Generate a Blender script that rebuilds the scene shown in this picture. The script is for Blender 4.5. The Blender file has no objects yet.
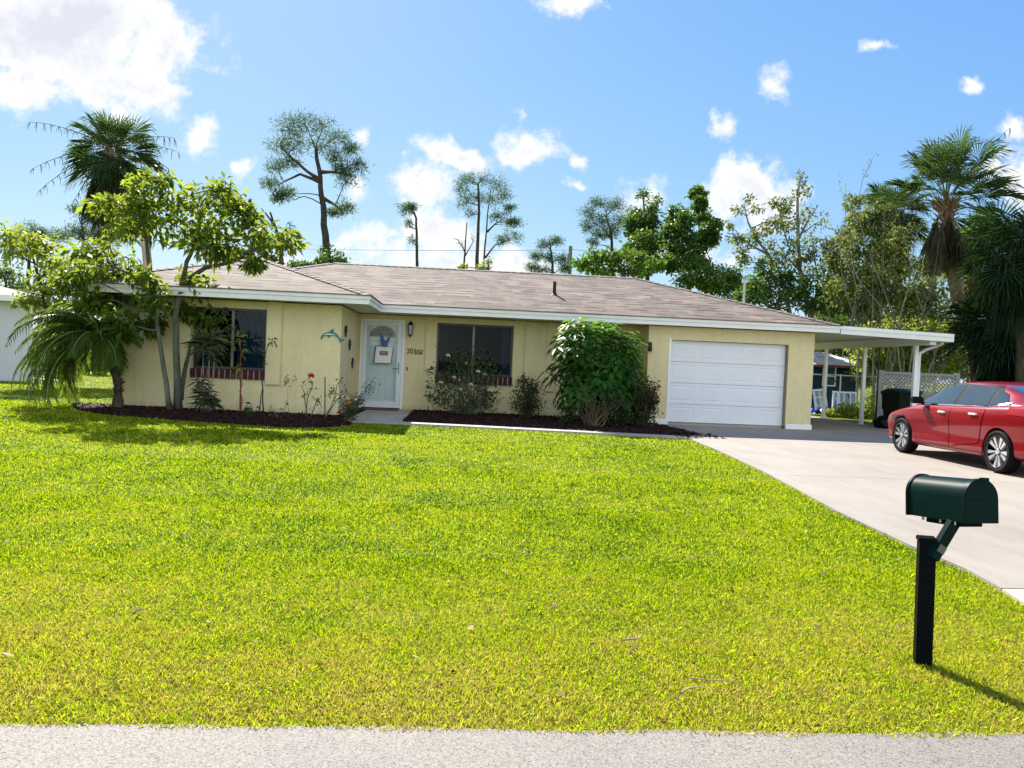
import bpy, bmesh, math, random
import numpy as np
from mathutils import Vector, Matrix
from mathutils.bvhtree import BVHTree

random.seed(7)
SC = bpy.context.scene
COL = SC.collection
R = math.radians
PI = math.pi

# ------------------------------------------------------------------ camera
# house frame: X along the facade, Y into the lot, camera above the road edge
CF, CH = 776.0, 1.40
_yaw, _pit, _rol = R(3.69), R(1.43), R(2.44)
_cy, _sy, _cp, _sp = math.cos(_yaw), math.sin(_yaw), math.cos(_pit), math.sin(_pit)
FW = Vector((_sy*_cp, _cy*_cp, -_sp)); RT = Vector((_cy, -_sy, 0)); UP = RT.cross(FW)
_c, _s = math.cos(_rol), math.sin(_rol)


def ray(u, v):
    a, b = u-512, v-384
    return FW*CF + RT*(a*_c+b*_s) - UP*(-a*_s+b*_c)


def at(u, v, Y):
    """survey: the point at depth Y that the photograph shows at (u, v)"""
    d = ray(u, v); t = Y/d.y
    return Vector((d.x*t, Y, CH+d.z*t))


cam_d = bpy.data.cameras.new('camera'); cam = bpy.data.objects.new('camera', cam_d); COL.objects.link(cam)
cam_d.sensor_width = 36; cam_d.lens = 36*CF/1024; cam_d.clip_end = 6000; cam_d.clip_start = .05
_rx = RT*_c + UP*_s; _ux = UP*_c - RT*_s
cam.matrix_world = Matrix(((_rx.x, _ux.x, -FW.x, 0), (_rx.y, _ux.y, -FW.y, 0), (_rx.z, _ux.z, -FW.z, CH), (0, 0, 0, 1)))
SC.camera = cam

# ------------------------------------------------------------------ object helpers
ORG = {}


def tag(o, label=None, cat=None, group=None, kind=None):
    if label: o['label'] = label
    if cat: o['category'] = cat
    if group: o['group'] = group
    if kind: o['kind'] = kind
    return o


def thing(name, label, cat, loc=(0, 0, 0), rz=0, group=None):
    o = bpy.data.objects.new(name, None); COL.objects.link(o)
    o.empty_display_size = .1
    o.location = loc; o.rotation_euler = (0, 0, rz)
    ORG[o] = Vector(loc)
    return tag(o, label, cat, group)


def link_mesh(name, me, mat, parent=None, origin=None):
    """mesh in world coordinates -> object under parent (or own origin)"""
    if mat is not None:
        for m in (mat if isinstance(mat, (list, tuple)) else [mat]): me.materials.append(m)
    o = bpy.data.objects.new(name, me); COL.objects.link(o)
    if parent is not None:
        org = ORG.get(parent, Vector((0, 0, 0)))
        me.transform(Matrix.Translation(-org))
        o.parent = parent; ORG[o] = org
    elif origin is not None:
        me.transform(Matrix.Translation(-Vector(origin))); o.location = origin; ORG[o] = Vector(origin)
    return o


class MB:
    def __init__(s): s.v = []; s.f = []; s.uv = {}; s.mi = []; s.cur = 0

    def vert(s, p): s.v.append(tuple(p)); return len(s.v)-1

    def face(s, pts, uvs=None):
        i = [s.vert(p) for p in pts]; s.f.append(i); s.mi.append(s.cur)
        if uvs: s.uv[len(s.f)-1] = uvs

    def box(s, x0, x1, y0, y1, z0, z1, M=None):
        P = [Vector((x, y, z)) for z in (z0, z1) for y in (y0, y1) for x in (x0, x1)]
        if M: P = [M @ p for p in P]
        b = len(s.v); s.v += [tuple(p) for p in P]
        for q in ((0, 2, 3, 1), (4, 5, 7, 6), (0, 1, 5, 4), (2, 6, 7, 3), (0, 4, 6, 2), (1, 3, 7, 5)):
            s.f.append([b+k for k in q]); s.mi.append(s.cur)

    def prism(s, poly, d0, d1, f):
        """poly 2D ccw, extruded from d0 to d1; f(a,b,d) gives the 3D point"""
        n = len(poly); b = len(s.v)
        for d in (d0, d1): s.v += [tuple(f(a, c, d)) for a, c in poly]
        s.f.append([b+k for k in range(n)][::-1]); s.f.append([b+n+k for k in range(n)])
        for k in range(n): s.f.append([b+k, b+(k+1) % n, b+n+(k+1) % n, b+n+k])
        s.mi += [s.cur]*(n+2)

    def tube(s, pts, rad, n=8, cap=True):
        pts = [Vector(p) for p in pts]; k = len(pts)
        if not isinstance(rad, (list, tuple)): rad = [rad]*k
        b = len(s.v); ref = None
        for i, p in enumerate(pts):
            t = (pts[min(i+1, k-1)]-pts[max(i-1, 0)])
            if t.length < 1e-9: t = Vector((0, 0, 1))
            t.normalize()
            if ref is None: ref = Vector((1, 0, 0)) if abs(t.x) < .8 else Vector((0, 1, 0))
            a = (ref-t*ref.dot(t)).normalized(); c = t.cross(a); ref = a
            for j in range(n):
                th = 2*PI*j/n
                s.v.append(tuple(p+(a*math.cos(th)+c*math.sin(th))*rad[i]))
        for i in range(k-1):
            for j in range(n):
                s.f.append([b+i*n+j, b+i*n+(j+1) % n, b+(i+1)*n+(j+1) % n, b+(i+1)*n+j]); s.mi.append(s.cur)
        if cap:
            s.f.append([b+j for j in range(n)][::-1]); s.f.append([b+(k-1)*n+j for j in range(n)]); s.mi += [s.cur]*2

    def lathe(s, prof, n=24, M=None):
        """prof: (r, z) pairs round the z axis"""
        b = len(s.v); k = len(prof)
        for r, z in prof:
            for j in range(n):
                p = Vector((r*math.cos(2*PI*j/n), r*math.sin(2*PI*j/n), z))
                s.v.append(tuple(M @ p if M else p))
        for i in range(k-1):
            for j in range(n):
                s.f.append([b+i*n+j, b+i*n+(j+1) % n, b+(i+1)*n+(j+1) % n, b+(i+1)*n+j]); s.mi.append(s.cur)

    def build(s, name, mat, parent=None, smooth=False, origin=None, bevel=0, tagkw=None):
        me = bpy.data.meshes.new(name); me.from_pydata(s.v, [], s.f)
        if s.uv:
            uvl = me.uv_layers.new(name='UVMap')
            for fi, uvs in s.uv.items():
                p = me.polygons[fi]
                for k, li in enumerate(p.loop_indices): uvl.data[li].uv = uvs[k]
        if isinstance(mat, (list, tuple)):
            me.polygons.foreach_set('material_index', s.mi)
        bm = bmesh.new(); bm.from_mesh(me)
        bmesh.ops.recalc_face_normals(bm, faces=bm.faces)
        if bevel:
            bmesh.ops.remove_doubles(bm, verts=bm.verts, dist=1e-5)
            ed = [e for e in bm.edges if len(e.link_faces) == 2 and e.calc_face_angle(0) > .6]
            bmesh.ops.bevel(bm, geom=ed, offset=bevel, segments=2, affect='EDGES', clamp_overlap=True)
        bm.to_mesh(me); bm.free()
        if smooth:
            me.polygons.foreach_set('use_smooth', [True]*len(me.polygons))
            if smooth != 'all':
                try: me.set_sharp_from_angle(angle=R(40))
                except Exception: pass
        return link_mesh(name, me, mat, parent, origin)


def np_mesh(name, V, F, mat, parent=None, origin=None, rnd=None, smooth=False):
    """V (n,3), F (m,k) -> mesh; rnd: one value per face"""
    me = bpy.data.meshes.new(name)
    n, (m, k) = len(V), F.shape
    me.vertices.add(n); me.vertices.foreach_set('co', np.ascontiguousarray(V, dtype=np.float32).ravel())
    me.loops.add(m*k); me.loops.foreach_set('vertex_index', np.ascontiguousarray(F, dtype=np.int32).ravel())
    me.polygons.add(m); me.polygons.foreach_set('loop_start', np.arange(0, m*k, k, dtype=np.int32))
    me.polygons.foreach_set('loop_total', np.full(m, k, dtype=np.int32))
    if smooth: me.polygons.foreach_set('use_smooth', np.ones(m, dtype=bool))
    me.update(calc_edges=True)
    if rnd is not None:
        a = me.attributes.new('rnd', 'FLOAT', 'FACE'); a.data.foreach_set('value', np.ascontiguousarray(rnd, dtype=np.float32))
    return link_mesh(name, me, mat, parent, origin)


def copy_tree(o, parent=None):
    c = o.copy(); COL.objects.link(c)
    if parent is not None: c.parent = parent
    for ch in [x for x in bpy.data.objects if x.parent == o]: copy_tree(ch, c)
    return c

# ------------------------------------------------------------------ materials
def nodes(name):
    m = bpy.data.materials.new(name); m.use_nodes = True
    nt = m.node_tree; nt.nodes.clear()
    out = nt.nodes.new('ShaderNodeOutputMaterial')
    return m, nt, out


def nd(nt, t, **kw):
    n = nt.nodes.new('ShaderNode'+t)
    for k, v in kw.items():
        if k.startswith('i_'):
            key = k[2:]
            key = int(key) if key.isdigit() else key.replace('_', ' ')
            n.inputs[key].default_value = v
        else: setattr(n, k, v)
    return n


def rgb(c): return (c[0], c[1], c[2], 1)


def ramp(nt, stops, src=None):
    r = nt.nodes.new('ShaderNodeValToRGB'); e = r.color_ramp.elements
    while len(e) < len(stops): e.new(.5)
    for k, (p, c) in enumerate(stops): e[k].position = p; e[k].color = rgb(c)
    if src is not None: nt.links.new(src, r.inputs[0])
    return r


def paint(name, col, rough=.6, metal=0, spec=.5, var=.12, scale=3, bump=0, bscale=60, coat=0, dirt=None):
    """plain surface with slight procedural variation"""
    m, nt, out = nodes(name); L = nt.links.new
    tc = nd(nt, 'TexCoord')
    n1 = nd(nt, 'TexNoise', i_Scale=scale, i_Detail=6.0, i_Roughness=.65); L(tc.outputs['Object'], n1.inputs['Vector'])
    lo = [max(0, c*(1-var)) for c in col]; hi = [min(1, c*(1+var)) for c in col]
    rp = ramp(nt, [(.3, lo), (.7, hi)], n1.outputs[0])
    b = nd(nt, 'BsdfPrincipled', i_Roughness=rough, i_Metallic=metal)
    b.inputs['Specular IOR Level'].default_value = spec if max(col) > .12 or metal else min(spec, .12)
    if coat: b.inputs['Coat Weight'].default_value = coat; b.inputs['Coat Roughness'].default_value = .04
    src = rp.outputs[0]
    if dirt:
        n2 = nd(nt, 'TexNoise', i_Scale=dirt[1], i_Detail=8.0, i_Roughness=.7); L(tc.outputs['Object'], n2.inputs['Vector'])
        r2 = ramp(nt, [(dirt[2], (0, 0, 0)), (dirt[2]+.18, (1, 1, 1))], n2.outputs[0])
        mx = nd(nt, 'MixRGB'); mx.inputs[2].default_value = rgb(dirt[0])
        L(r2.outputs[0], mx.inputs[0]); L(src, mx.inputs[1]); src = mx.outputs[0]
    L(src, b.inputs['Base Color'])
    if bump:
        n3 = nd(nt, 'TexNoise', i_Scale=bscale, i_Detail=5.0); L(tc.outputs['Object'], n3.inputs['Vector'])
        bp = nd(nt, 'Bump', i_Strength=bump, i_Distance=.02); L(n3.outputs[0], bp.inputs['Height']); L(bp.outputs[0], b.inputs['Normal'])
    L(b.outputs[0], out.inputs[0])
    return m


def leafmat(name, dark, light, trans=.35, rough=.5, tcol=None, spec=.10):
    m, nt, out = nodes(name); L = nt.links.new
    at_ = nd(nt, 'Attribute', attribute_name='rnd')
    rp = ramp(nt, [(0, dark), (1, light)], at_.outputs['Fac'])
    b = nd(nt, 'BsdfPrincipled', i_Roughness=rough); b.inputs['Specular IOR Level'].default_value = spec
    L(rp.outputs[0], b.inputs['Base Color'])
    t = nd(nt, 'BsdfTranslucent')
    if tcol is None: tcol = tuple(min(1, c*1.5) for c in light)
    rt = ramp(nt, [(0, tuple(c*.55 for c in tcol)), (1, tcol)], at_.outputs['Fac'])
    L(rt.outputs[0], t.inputs[0])
    mx = nd(nt, 'MixShader', i_0=trans); L(b.outputs[0], mx.inputs[1]); L(t.outputs[0], mx.inputs[2])
    L(mx.outputs[0], out.inputs[0])
    return m


def glassmat(name, tint=(.5, .6, .62), refl=1.0, rough=.02):
    m, nt, out = nodes(name); L = nt.links.new
    tr = nd(nt, 'BsdfTransparent', i_Color=rgb(tint)); gl = nd(nt, 'BsdfGlossy', i_Roughness=rough)
    gl.inputs[0].default_value = (1, 1, 1, 1)
    fr = nd(nt, 'Fresnel', i_IOR=1.6)
    tc = nd(nt, 'TexCoord'); n1 = nd(nt, 'TexNoise', i_Scale=.8, i_Detail=1.0); L(tc.outputs['Object'], n1.inputs['Vector'])
    bp = nd(nt, 'Bump', i_Strength=.03, i_Distance=.1); L(n1.outputs[0], bp.inputs['Height']); L(bp.outputs[0], gl.inputs['Normal'])
    mu = nd(nt, 'Math', operation='MULTIPLY', i_1=refl, use_clamp=True); L(fr.outputs[0], mu.inputs[0])
    mx = nd(nt, 'MixShader'); L(mu.outputs[0], mx.inputs[0]); L(tr.outputs[0], mx.inputs[1]); L(gl.outputs[0], mx.inputs[2])
    L(mx.outputs[0], out.inputs[0])
    return m


def barkmat(name, a, b, scale=6):
    m, nt, out = nodes(name); L = nt.links.new
    tc = nd(nt, 'TexCoord'); mp = nd(nt, 'Mapping'); mp.inputs['Scale'].default_value = (1, 1, .35); L(tc.outputs['Object'], mp.inputs[0])
    n1 = nd(nt, 'TexNoise', i_Scale=scale, i_Detail=8.0, i_Roughness=.7); L(mp.outputs[0], n1.inputs['Vector'])
    rp = ramp(nt, [(.35, a), (.65, b)], n1.outputs[0])
    p = nd(nt, 'BsdfPrincipled', i_Roughness=.85); p.inputs['Specular IOR Level'].default_value = .2
    L(rp.outputs[0], p.inputs['Base Color'])
    bp = nd(nt, 'Bump', i_Strength=.6, i_Distance=.03); L(n1.outputs[0], bp.inputs['Height']); L(bp.outputs[0], p.inputs['Normal'])
    L(p.outputs[0], out.inputs[0])
    return m
# ------------------------------------------------------------------ light, sky, view
SUN_AZ, SUN_EL = R(-19), R(41)          # azimuth from +Y towards -X is negative
sdir = Vector((math.sin(SUN_AZ)*math.cos(SUN_EL), math.cos(SUN_AZ)*math.cos(SUN_EL), math.sin(SUN_EL)))
sl = bpy.data.lights.new('sun', 'SUN'); sl.energy = 5.0; sl.angle = R(.53); sl.color = (1, .95, .86)
so = bpy.data.objects.new('sun', sl); COL.objects.link(so)
so.rotation_euler = (-sdir).to_track_quat('-Z', 'Y').to_euler(); so.location = (0, 0, 30)
SC.view_settings.view_transform = 'Standard'; SC.view_settings.look = 'None'
SC.view_settings.gamma = 1; SC.view_settings.exposure = 1.43; SC.view_settings.use_curve_mapping = False
SC.cycles.max_bounces = 8; SC.cycles.transparent_max_bounces = 12

W = bpy.data.worlds.new('World'); SC.world = W; W.use_nodes = True
nt = W.node_tree; nt.nodes.clear(); L = nt.links.new
wo = nt.nodes.new('ShaderNodeOutputWorld'); bg = nt.nodes.new('ShaderNodeBackground')
SKY_S = .142
sky = nd(nt, 'TexSky', sky_type='NISHITA', sun_disc=False, sun_elevation=SUN_EL, sun_rotation=SUN_AZ, air_density=1.0, dust_density=.3, ozone_density=1.5)
hs = nd(nt, 'HueSaturation', i_Saturation=.95, i_Value=1.0); L(sky.outputs[0], hs.inputs['Color'])
tc = nd(nt, 'TexCoord'); sx = nd(nt, 'SeparateXYZ'); L(tc.outputs['Generated'], sx.inputs[0])
# clear blue air on the sunward side: Nishita glare rolled off per channel
sc_ = nd(nt, 'SeparateColor'); L(hs.outputs[0], sc_.inputs[0]); cb_ = nd(nt, 'CombineColor')
for ch, (k_, p_) in enumerate(((.292, .90), (.607, .62), (2.09, .12))):
    pw = nd(nt, 'Math', operation='POWER', i_1=p_); L(sc_.outputs[ch], pw.inputs[0]); mk = nd(nt, 'Math', operation='MULTIPLY', i_1=k_); L(pw.outputs[0], mk.inputs[0]); L(mk.outputs[0], cb_.inputs[ch])
fwd = nd(nt, 'MapRange', interpolation_type='SMOOTHSTEP', i_1=-.50, i_2=.02); L(sx.outputs[1], fwd.inputs[0])
# unseen bank of bright cumulus, added behind the camera to brighten the facade
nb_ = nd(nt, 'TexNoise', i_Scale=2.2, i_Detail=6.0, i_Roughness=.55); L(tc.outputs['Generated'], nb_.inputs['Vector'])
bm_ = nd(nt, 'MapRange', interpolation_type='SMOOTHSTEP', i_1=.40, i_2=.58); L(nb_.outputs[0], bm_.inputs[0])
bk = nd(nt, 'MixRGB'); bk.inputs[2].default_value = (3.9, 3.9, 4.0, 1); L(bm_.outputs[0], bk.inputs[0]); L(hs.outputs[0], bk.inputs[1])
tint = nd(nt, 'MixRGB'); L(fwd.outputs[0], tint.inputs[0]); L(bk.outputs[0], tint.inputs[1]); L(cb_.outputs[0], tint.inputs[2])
ymax = nd(nt, 'Math', operation='MAXIMUM', i_1=.02); L(sx.outputs[1], ymax.inputs[0])
dx = nd(nt, 'Math', operation='DIVIDE'); L(sx.outputs[0], dx.inputs[0]); L(ymax.outputs[0], dx.inputs[1])
dz = nd(nt, 'Math', operation='DIVIDE'); L(sx.outputs[2], dz.inputs[0]); L(ymax.outputs[0], dz.inputs[1])
cp = nd(nt, 'CombineXYZ'); L(dx.outputs[0], cp.inputs[0]); L(dz.outputs[0], cp.inputs[2])
nz0 = nd(nt, 'TexNoise', i_Scale=14.0, i_Detail=5.0, i_Roughness=.6); L(cp.outputs[0], nz0.inputs['Vector'])
sub = nd(nt, 'VectorMath', operation='SUBTRACT'); sub.inputs[1].default_value = (.5, .5, .5); L(nz0.outputs['Color'], sub.inputs[0])
scl = nd(nt, 'VectorMath', operation='SCALE'); scl.inputs['Scale'].default_value = .06; L(sub.outputs[0], scl.inputs[0])
add = nd(nt, 'VectorMath', operation='ADD'); L(cp.outputs[0], add.inputs[0]); L(scl.outputs[0], add.inputs[1])
# cumulus patches as (u, v, ru, rv, weight)
CL = [(60, 30, 160, 82, 1.5), (130, 88, 70, 44, 1.1), (20, 80, 90, 40, 1), (160, 50, 50, 50, 1), (205, 138, 26, 24, .75), (240, 170, 18, 18, .62),
      (420, 182, 44, 28, 1), (440, 155, 34, 24, 1), (470, 162, 36, 18, .95), (527, 148, 46, 24, .95), (580, 158, 16, 12, .75), (518, 113, 15, 14, .6), (574, 187, 16, 10, .7),
      (375, 245, 50, 26, .85), (440, 235, 60, 34, .9), (450, 262, 110, 22, .85), (515, 262, 40, 22, .85), (358, 188, 22, 20, .62), (362, 130, 16, 14, .62), (300, 262, 70, 18, .6),
      (750, 180, 50, 34, 1), (725, 210, 46, 40, 1), (770, 205, 50, 40, .9), (640, 200, 30, 24, .65), (778, 86, 30, 24, .8), (720, 127, 18, 16, .66), (875, 42, 24, 10, .6), (975, 88, 18, 10, .6),
      (1020, 175, 46, 40, .95), (1010, 130, 26, 20, .7), (572, 2, 50, 18, .8), (700, 262, 60, 26, .6)]
prev = None
for (u, v, ru, rv, w) in CL:
    d = ray(u, v); cx, cz = d.x/d.y, d.z/d.y
    sb = nd(nt, 'VectorMath', operation='SUBTRACT'); sb.inputs[1].default_value = (cx, 0, cz); L(add.outputs[0], sb.inputs[0])
    mu = nd(nt, 'VectorMath', operation='MULTIPLY'); mu.inputs[1].default_value = (CF/ru, 0, CF/rv); L(sb.outputs[0], mu.inputs[0])
    ln = nd(nt, 'VectorMath', operation='LENGTH'); L(mu.outputs[0], ln.inputs[0])
    ma = nd(nt, 'Math', operation='MULTIPLY_ADD', i_1=-1.0, i_2=1.0); L(ln.outputs['Value'], ma.inputs[0])
    mb_ = nd(nt, 'Math', operation='MULTIPLY', i_1=w); L(ma.outputs[0], mb_.inputs[0])
    if prev is None: prev = mb_
    else:
        mm = nd(nt, 'Math', operation='MAXIMUM'); L(prev.outputs[0], mm.inputs[0]); L(mb_.outputs[0], mm.inputs[1]); prev = mm
fb = nd(nt, 'TexNoise', i_Scale=22.0, i_Detail=9.0, i_Roughness=.62); L(cp.outputs[0], fb.inputs['Vector'])
fm = nd(nt, 'Math', operation='MULTIPLY_ADD', i_1=2.3, i_2=-1.27); L(fb.outputs[0], fm.inputs[0])
# clamp the blob part so far sky never turns cloudy
cl = nd(nt, 'Math', operation='MAXIMUM', i_1=-.6); L(prev.outputs[0], cl.inputs[0])
sm = nd(nt, 'Math', operation='ADD'); L(cl.outputs[0], sm.inputs[0]); L(fm.outputs[0], sm.inputs[1])
den = nd(nt, 'MapRange', interpolation_type='SMOOTHSTEP', i_1=-.08, i_2=.60); L(sm.outputs[0], den.inputs[0])
# the thick part of a cloud is greyer, its rims white
core = nd(nt, 'MapRange', interpolation_type='SMOOTHSTEP', i_1=.42, i_2=1.15); L(sm.outputs[0], core.inputs[0])
CW = (2.85, 2.85, 2.9); CG = (2.1, 2.16, 2.42)
# sunward relief painted into the clouds: billows compared with those nearer the sun
of_ = nd(nt, 'VectorMath', operation='ADD'); of_.inputs[1].default_value = (-.012, 0, .022); L(cp.outputs[0], of_.inputs[0])
f2 = nd(nt, 'TexNoise', i_Scale=22.0, i_Detail=5.0, i_Roughness=.6); L(of_.outputs[0], f2.inputs['Vector'])
f1 = nd(nt, 'TexNoise', i_Scale=22.0, i_Detail=5.0, i_Roughness=.6); L(cp.outputs[0], f1.inputs['Vector'])
df = nd(nt, 'Math', operation='SUBTRACT'); L(f2.outputs[0], df.inputs[0]); L(f1.outputs[0], df.inputs[1])
rl = nd(nt, 'Math', operation='MULTIPLY_ADD', i_1=2.4, use_clamp=True); L(df.outputs[0], rl.inputs[0]); L(core.outputs[0], rl.inputs[2])
cc = nd(nt, 'MixRGB'); cc.inputs[1].default_value = rgb(CW); cc.inputs[2].default_value = rgb(CG); L(rl.outputs[0], cc.inputs[0])
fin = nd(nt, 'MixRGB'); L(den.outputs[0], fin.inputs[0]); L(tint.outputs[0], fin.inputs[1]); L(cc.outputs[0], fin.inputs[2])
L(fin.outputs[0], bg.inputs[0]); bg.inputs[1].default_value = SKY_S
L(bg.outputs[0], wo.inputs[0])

# ------------------------------------------------------------------ materials of the ground
def groundmat():
    m, nt, out = nodes('lawn_soil'); L = nt.links.new
    g = nd(nt, 'NewGeometry')
    n1 = nd(nt, 'TexNoise', i_Scale=.55, i_Detail=8.0, i_Roughness=.7); L(g.outputs['Position'], n1.inputs['Vector'])
    n2 = nd(nt, 'TexNoise', i_Scale=18.0, i_Detail=4.0, i_Roughness=.7); L(g.outputs['Position'], n2.inputs['Vector'])
    r1 = ramp(nt, [(.35, (.15, .20, .012)), (.62, (.27, .27, .04))], n1.outputs[0])
    r2 = ramp(nt, [(.35, (.22, .26, .15)), (.65, (.75, .85, .5))], n2.outputs[0])
    mx = nd(nt, 'MixRGB', blend_type='MULTIPLY', i_0=1.0); L(r1.outputs[0], mx.inputs[1]); L(r2.outputs[0], mx.inputs[2])
    b = nd(nt, 'BsdfPrincipled', i_Roughness=.9); b.inputs['Specular IOR Level'].default_value = .1
    L(mx.outputs[0], b.inputs['Base Color'])
    bp = nd(nt, 'Bump', i_Strength=.8, i_Distance=.05); L(n2.outputs[0], bp.inputs['Height']); L(bp.outputs[0], b.inputs['Normal'])
    L(b.outputs[0], out.inputs[0]); return m


def grassmat():
    m, nt, out = nodes('grass_blade'); L = nt.links.new
    g = nd(nt, 'NewGeometry'); at_ = nd(nt, 'Attribute', attribute_name='rnd')
    n1 = nd(nt, 'TexNoise', i_Scale=.55, i_Detail=8.0, i_Roughness=.78); L(g.outputs['Position'], n1.inputs['Vector'])
    n2 = nd(nt, 'TexNoise', i_Scale=3.2, i_Detail=5.0, i_Roughness=.65); L(g.outputs['Position'], n2.inputs['Vector'])
    # worn, drier turf in the strip next to the road
    sp = nd(nt, 'SeparateXYZ'); L(g.outputs['Position'], sp.inputs[0])
    nr = nd(nt, 'MapRange', i_1=5.6, i_2=3.2, i_3=0.0, i_4=.34); L(sp.outputs[1], nr.inputs[0])
    a1 = nd(nt, 'Math', operation='MULTIPLY_ADD', i_1=.6); L(n2.outputs[0], a1.inputs[0]); L(n1.outputs[0], a1.inputs[2])
    a2 = nd(nt, 'Math', operation='ADD'); L(a1.outputs[0], a2.inputs[0]); L(nr.outputs[0], a2.inputs[1])
    a3 = nd(nt, 'Math', operation='MULTIPLY_ADD', i_1=.64, i_2=-.32); L(at_.outputs['Fac'], a3.inputs[0])
    a4 = nd(nt, 'Math', operation='ADD'); L(a2.outputs[0], a4.inputs[0]); L(a3.outputs[0], a4.inputs[1])
    mr = nd(nt, 'MapRange', i_1=.52, i_2=1.28); L(a4.outputs[0], mr.inputs[0])
    rp = ramp(nt, [(0, (.018, .06, .002)), (.22, (.10, .19, .004)), (.48, (.355, .43, .005)), (.72, (.42, .44, .018)), (.86, (.29, .205, .05)), (1, (.40, .30, .13))], mr.outputs[0])
    b = nd(nt, 'BsdfPrincipled', i_Roughness=.6); b.inputs['Specular IOR Level'].default_value = .06
    L(rp.outputs[0], b.inputs['Base Color'])
    t = nd(nt, 'BsdfTranslucent'); mc = nd(nt, 'MixRGB', blend_type='MULTIPLY', i_0=1.0); mc.inputs[2].default_value = (1.5, 1.6, .6, 1)
    L(rp.outputs[0], mc.inputs[1]); L(mc.outputs[0], t.inputs[0])
    mx = nd(nt, 'MixShader', i_0=.45); L(b.outputs[0], mx.inputs[1]); L(t.outputs[0], mx.inputs[2]); L(mx.outputs[0], out.inputs[0])
    return m


def roadmat():
    m, nt, out = nodes('worn_asphalt'); L = nt.links.new
    g = nd(nt, 'NewGeometry')
    v = nd(nt, 'TexVoronoi', i_Scale=170.0); L(g.outputs['Position'], v.inputs['Vector'])
    n1 = nd(nt, 'TexNoise', i_Scale=1.2, i_Detail=6.0); L(g.outputs['Position'], n1.inputs['Vector'])
    sx = nd(nt, 'SeparateColor'); L(v.outputs['Color'], sx.inputs[0])
    r1 = ramp(nt, [(0, (.05, .04, .033)), (.14, (.145, .127, .11)), (.6, (.19, .168, .146)), (1, (.25, .225, .198))], sx.outputs[0])
    r2 = ramp(nt, [(.3, (.88, .88, .88)), (.7, (1.08, 1.07, 1.05))], n1.outputs[0])
    mx = nd(nt, 'MixRGB', blend_type='MULTIPLY', i_0=1.0); L(r1.outputs[0], mx.inputs[1]); L(r2.outputs[0], mx.inputs[2])
    b = nd(nt, 'BsdfPrincipled', i_Roughness=.8); L(mx.outputs[0], b.inputs['Base Color'])
    bp = nd(nt, 'Bump', i_Strength=.4, i_Distance=.004); L(v.outputs['Distance'], bp.inputs['Height']); L(bp.outputs[0], b.inputs['Normal'])
    L(b.outputs[0], out.inputs[0]); return m


def concretemat(name, col, stain=.75):
    m, nt, out = nodes(name); L = nt.links.new
    g = nd(nt, 'NewGeometry')
    n1 = nd(nt, 'TexNoise', i_Scale=.5, i_Detail=9.0, i_Roughness=.65); L(g.outputs['Position'], n1.inputs['Vector'])
    mp = nd(nt, 'Mapping'); mp.inputs['Scale'].default_value = (3.0, .5, 1); L(g.outputs['Position'], mp.inputs[0])
    n2 = nd(nt, 'TexNoise', i_Scale=1.1, i_Detail=8.0, i_Roughness=.7); L(mp.outputs[0], n2.inputs['Vector'])
    n3 = nd(nt, 'TexNoise', i_Scale=90.0, i_Detail=3.0); L(g.outputs['Position'], n3.inputs['Vector'])
    r1 = ramp(nt, [(.32, tuple(c*.86 for c in col)), (.66, tuple(min(1, c*1.06) for c in col))], n1.outputs[0])
    r2 = ramp(nt, [(.35, (stain, stain*.97, stain*.92)), (.55, (1, 1, 1))], n2.outputs[0])
    r3 = ramp(nt, [(.3, (.92, .92, .92)), (.7, (1.05, 1.05, 1.05))], n3.outputs[0])
    mx = nd(nt, 'MixRGB', blend_type='MULTIPLY', i_0=1.0); L(r1.outputs[0], mx.inputs[1]); L(r2.outputs[0], mx.inputs[2])
    m2 = nd(nt, 'MixRGB', blend_type='MULTIPLY', i_0=1.0); L(mx.outputs[0], m2.inputs[1]); L(r3.outputs[0], m2.inputs[2])
    b = nd(nt, 'BsdfPrincipled', i_Roughness=.75); b.inputs['Specular IOR Level'].default_value = .3; L(m2.outputs[0], b.inputs['Base Color'])
    bp = nd(nt, 'Bump', i_Strength=.25, i_Distance=.01); L(n3.outputs[0], bp.inputs['Height']); L(bp.outputs[0], b.inputs['Normal'])
    L(b.outputs[0], out.inputs[0]); return m


MG = groundmat(); MGR = grassmat(); MRD = roadmat(); MDR = concretemat('driveway_concrete', (.27, .24, .205), .90); MAP = concretemat('apron_concrete', (.40, .36, .30), .9)
MWK = concretemat('walk_concrete', (.38, .35, .30), .85)
MMU = paint('mulch', (.024, .010, .008), .9, var=.6, scale=25, bump=1, bscale=40)

# ------------------------------------------------------------------ ground
def gz(x, y):
    """the lot rises gently towards the left wing of the house"""
    x = np.asarray(x, float); y = np.asarray(y, float)
    a = np.clip((y-5.5)/8.0, 0, 1); a = a*a*(3-2*a); b = np.clip((y-22)/9, 0, 1); a = a*(1-b*b*(3-2*b))
    c = np.clip((x+45)/20, 0, 1)
    return np.clip(.045-.009*x, 0, .12)*a*c


gx = np.concatenate([[-3000, -600, -120, -60], np.arange(-46, 14.1, 1.0), [30, 120, 600, 3000]]); gy = np.concatenate([[-1500, -200, -20, 0], np.arange(2, 34.1, 1.0), [60, 200, 900, 4500]])
GX, GY = np.meshgrid(gx, gy); V = np.stack([GX, GY, gz(GX, GY)], -1).reshape(-1, 3); nx_ = len(gx)
F = np.array([(j*nx_+i, j*nx_+i+1, (j+1)*nx_+i+1, (j+1)*nx_+i) for j in range(len(gy)-1) for i in range(nx_-1)])
tag(np_mesh('lawn', V, F, MG, smooth=True), 'sunlit bright green front lawn reaching back past the houses', 'lawn', kind='structure')
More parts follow.
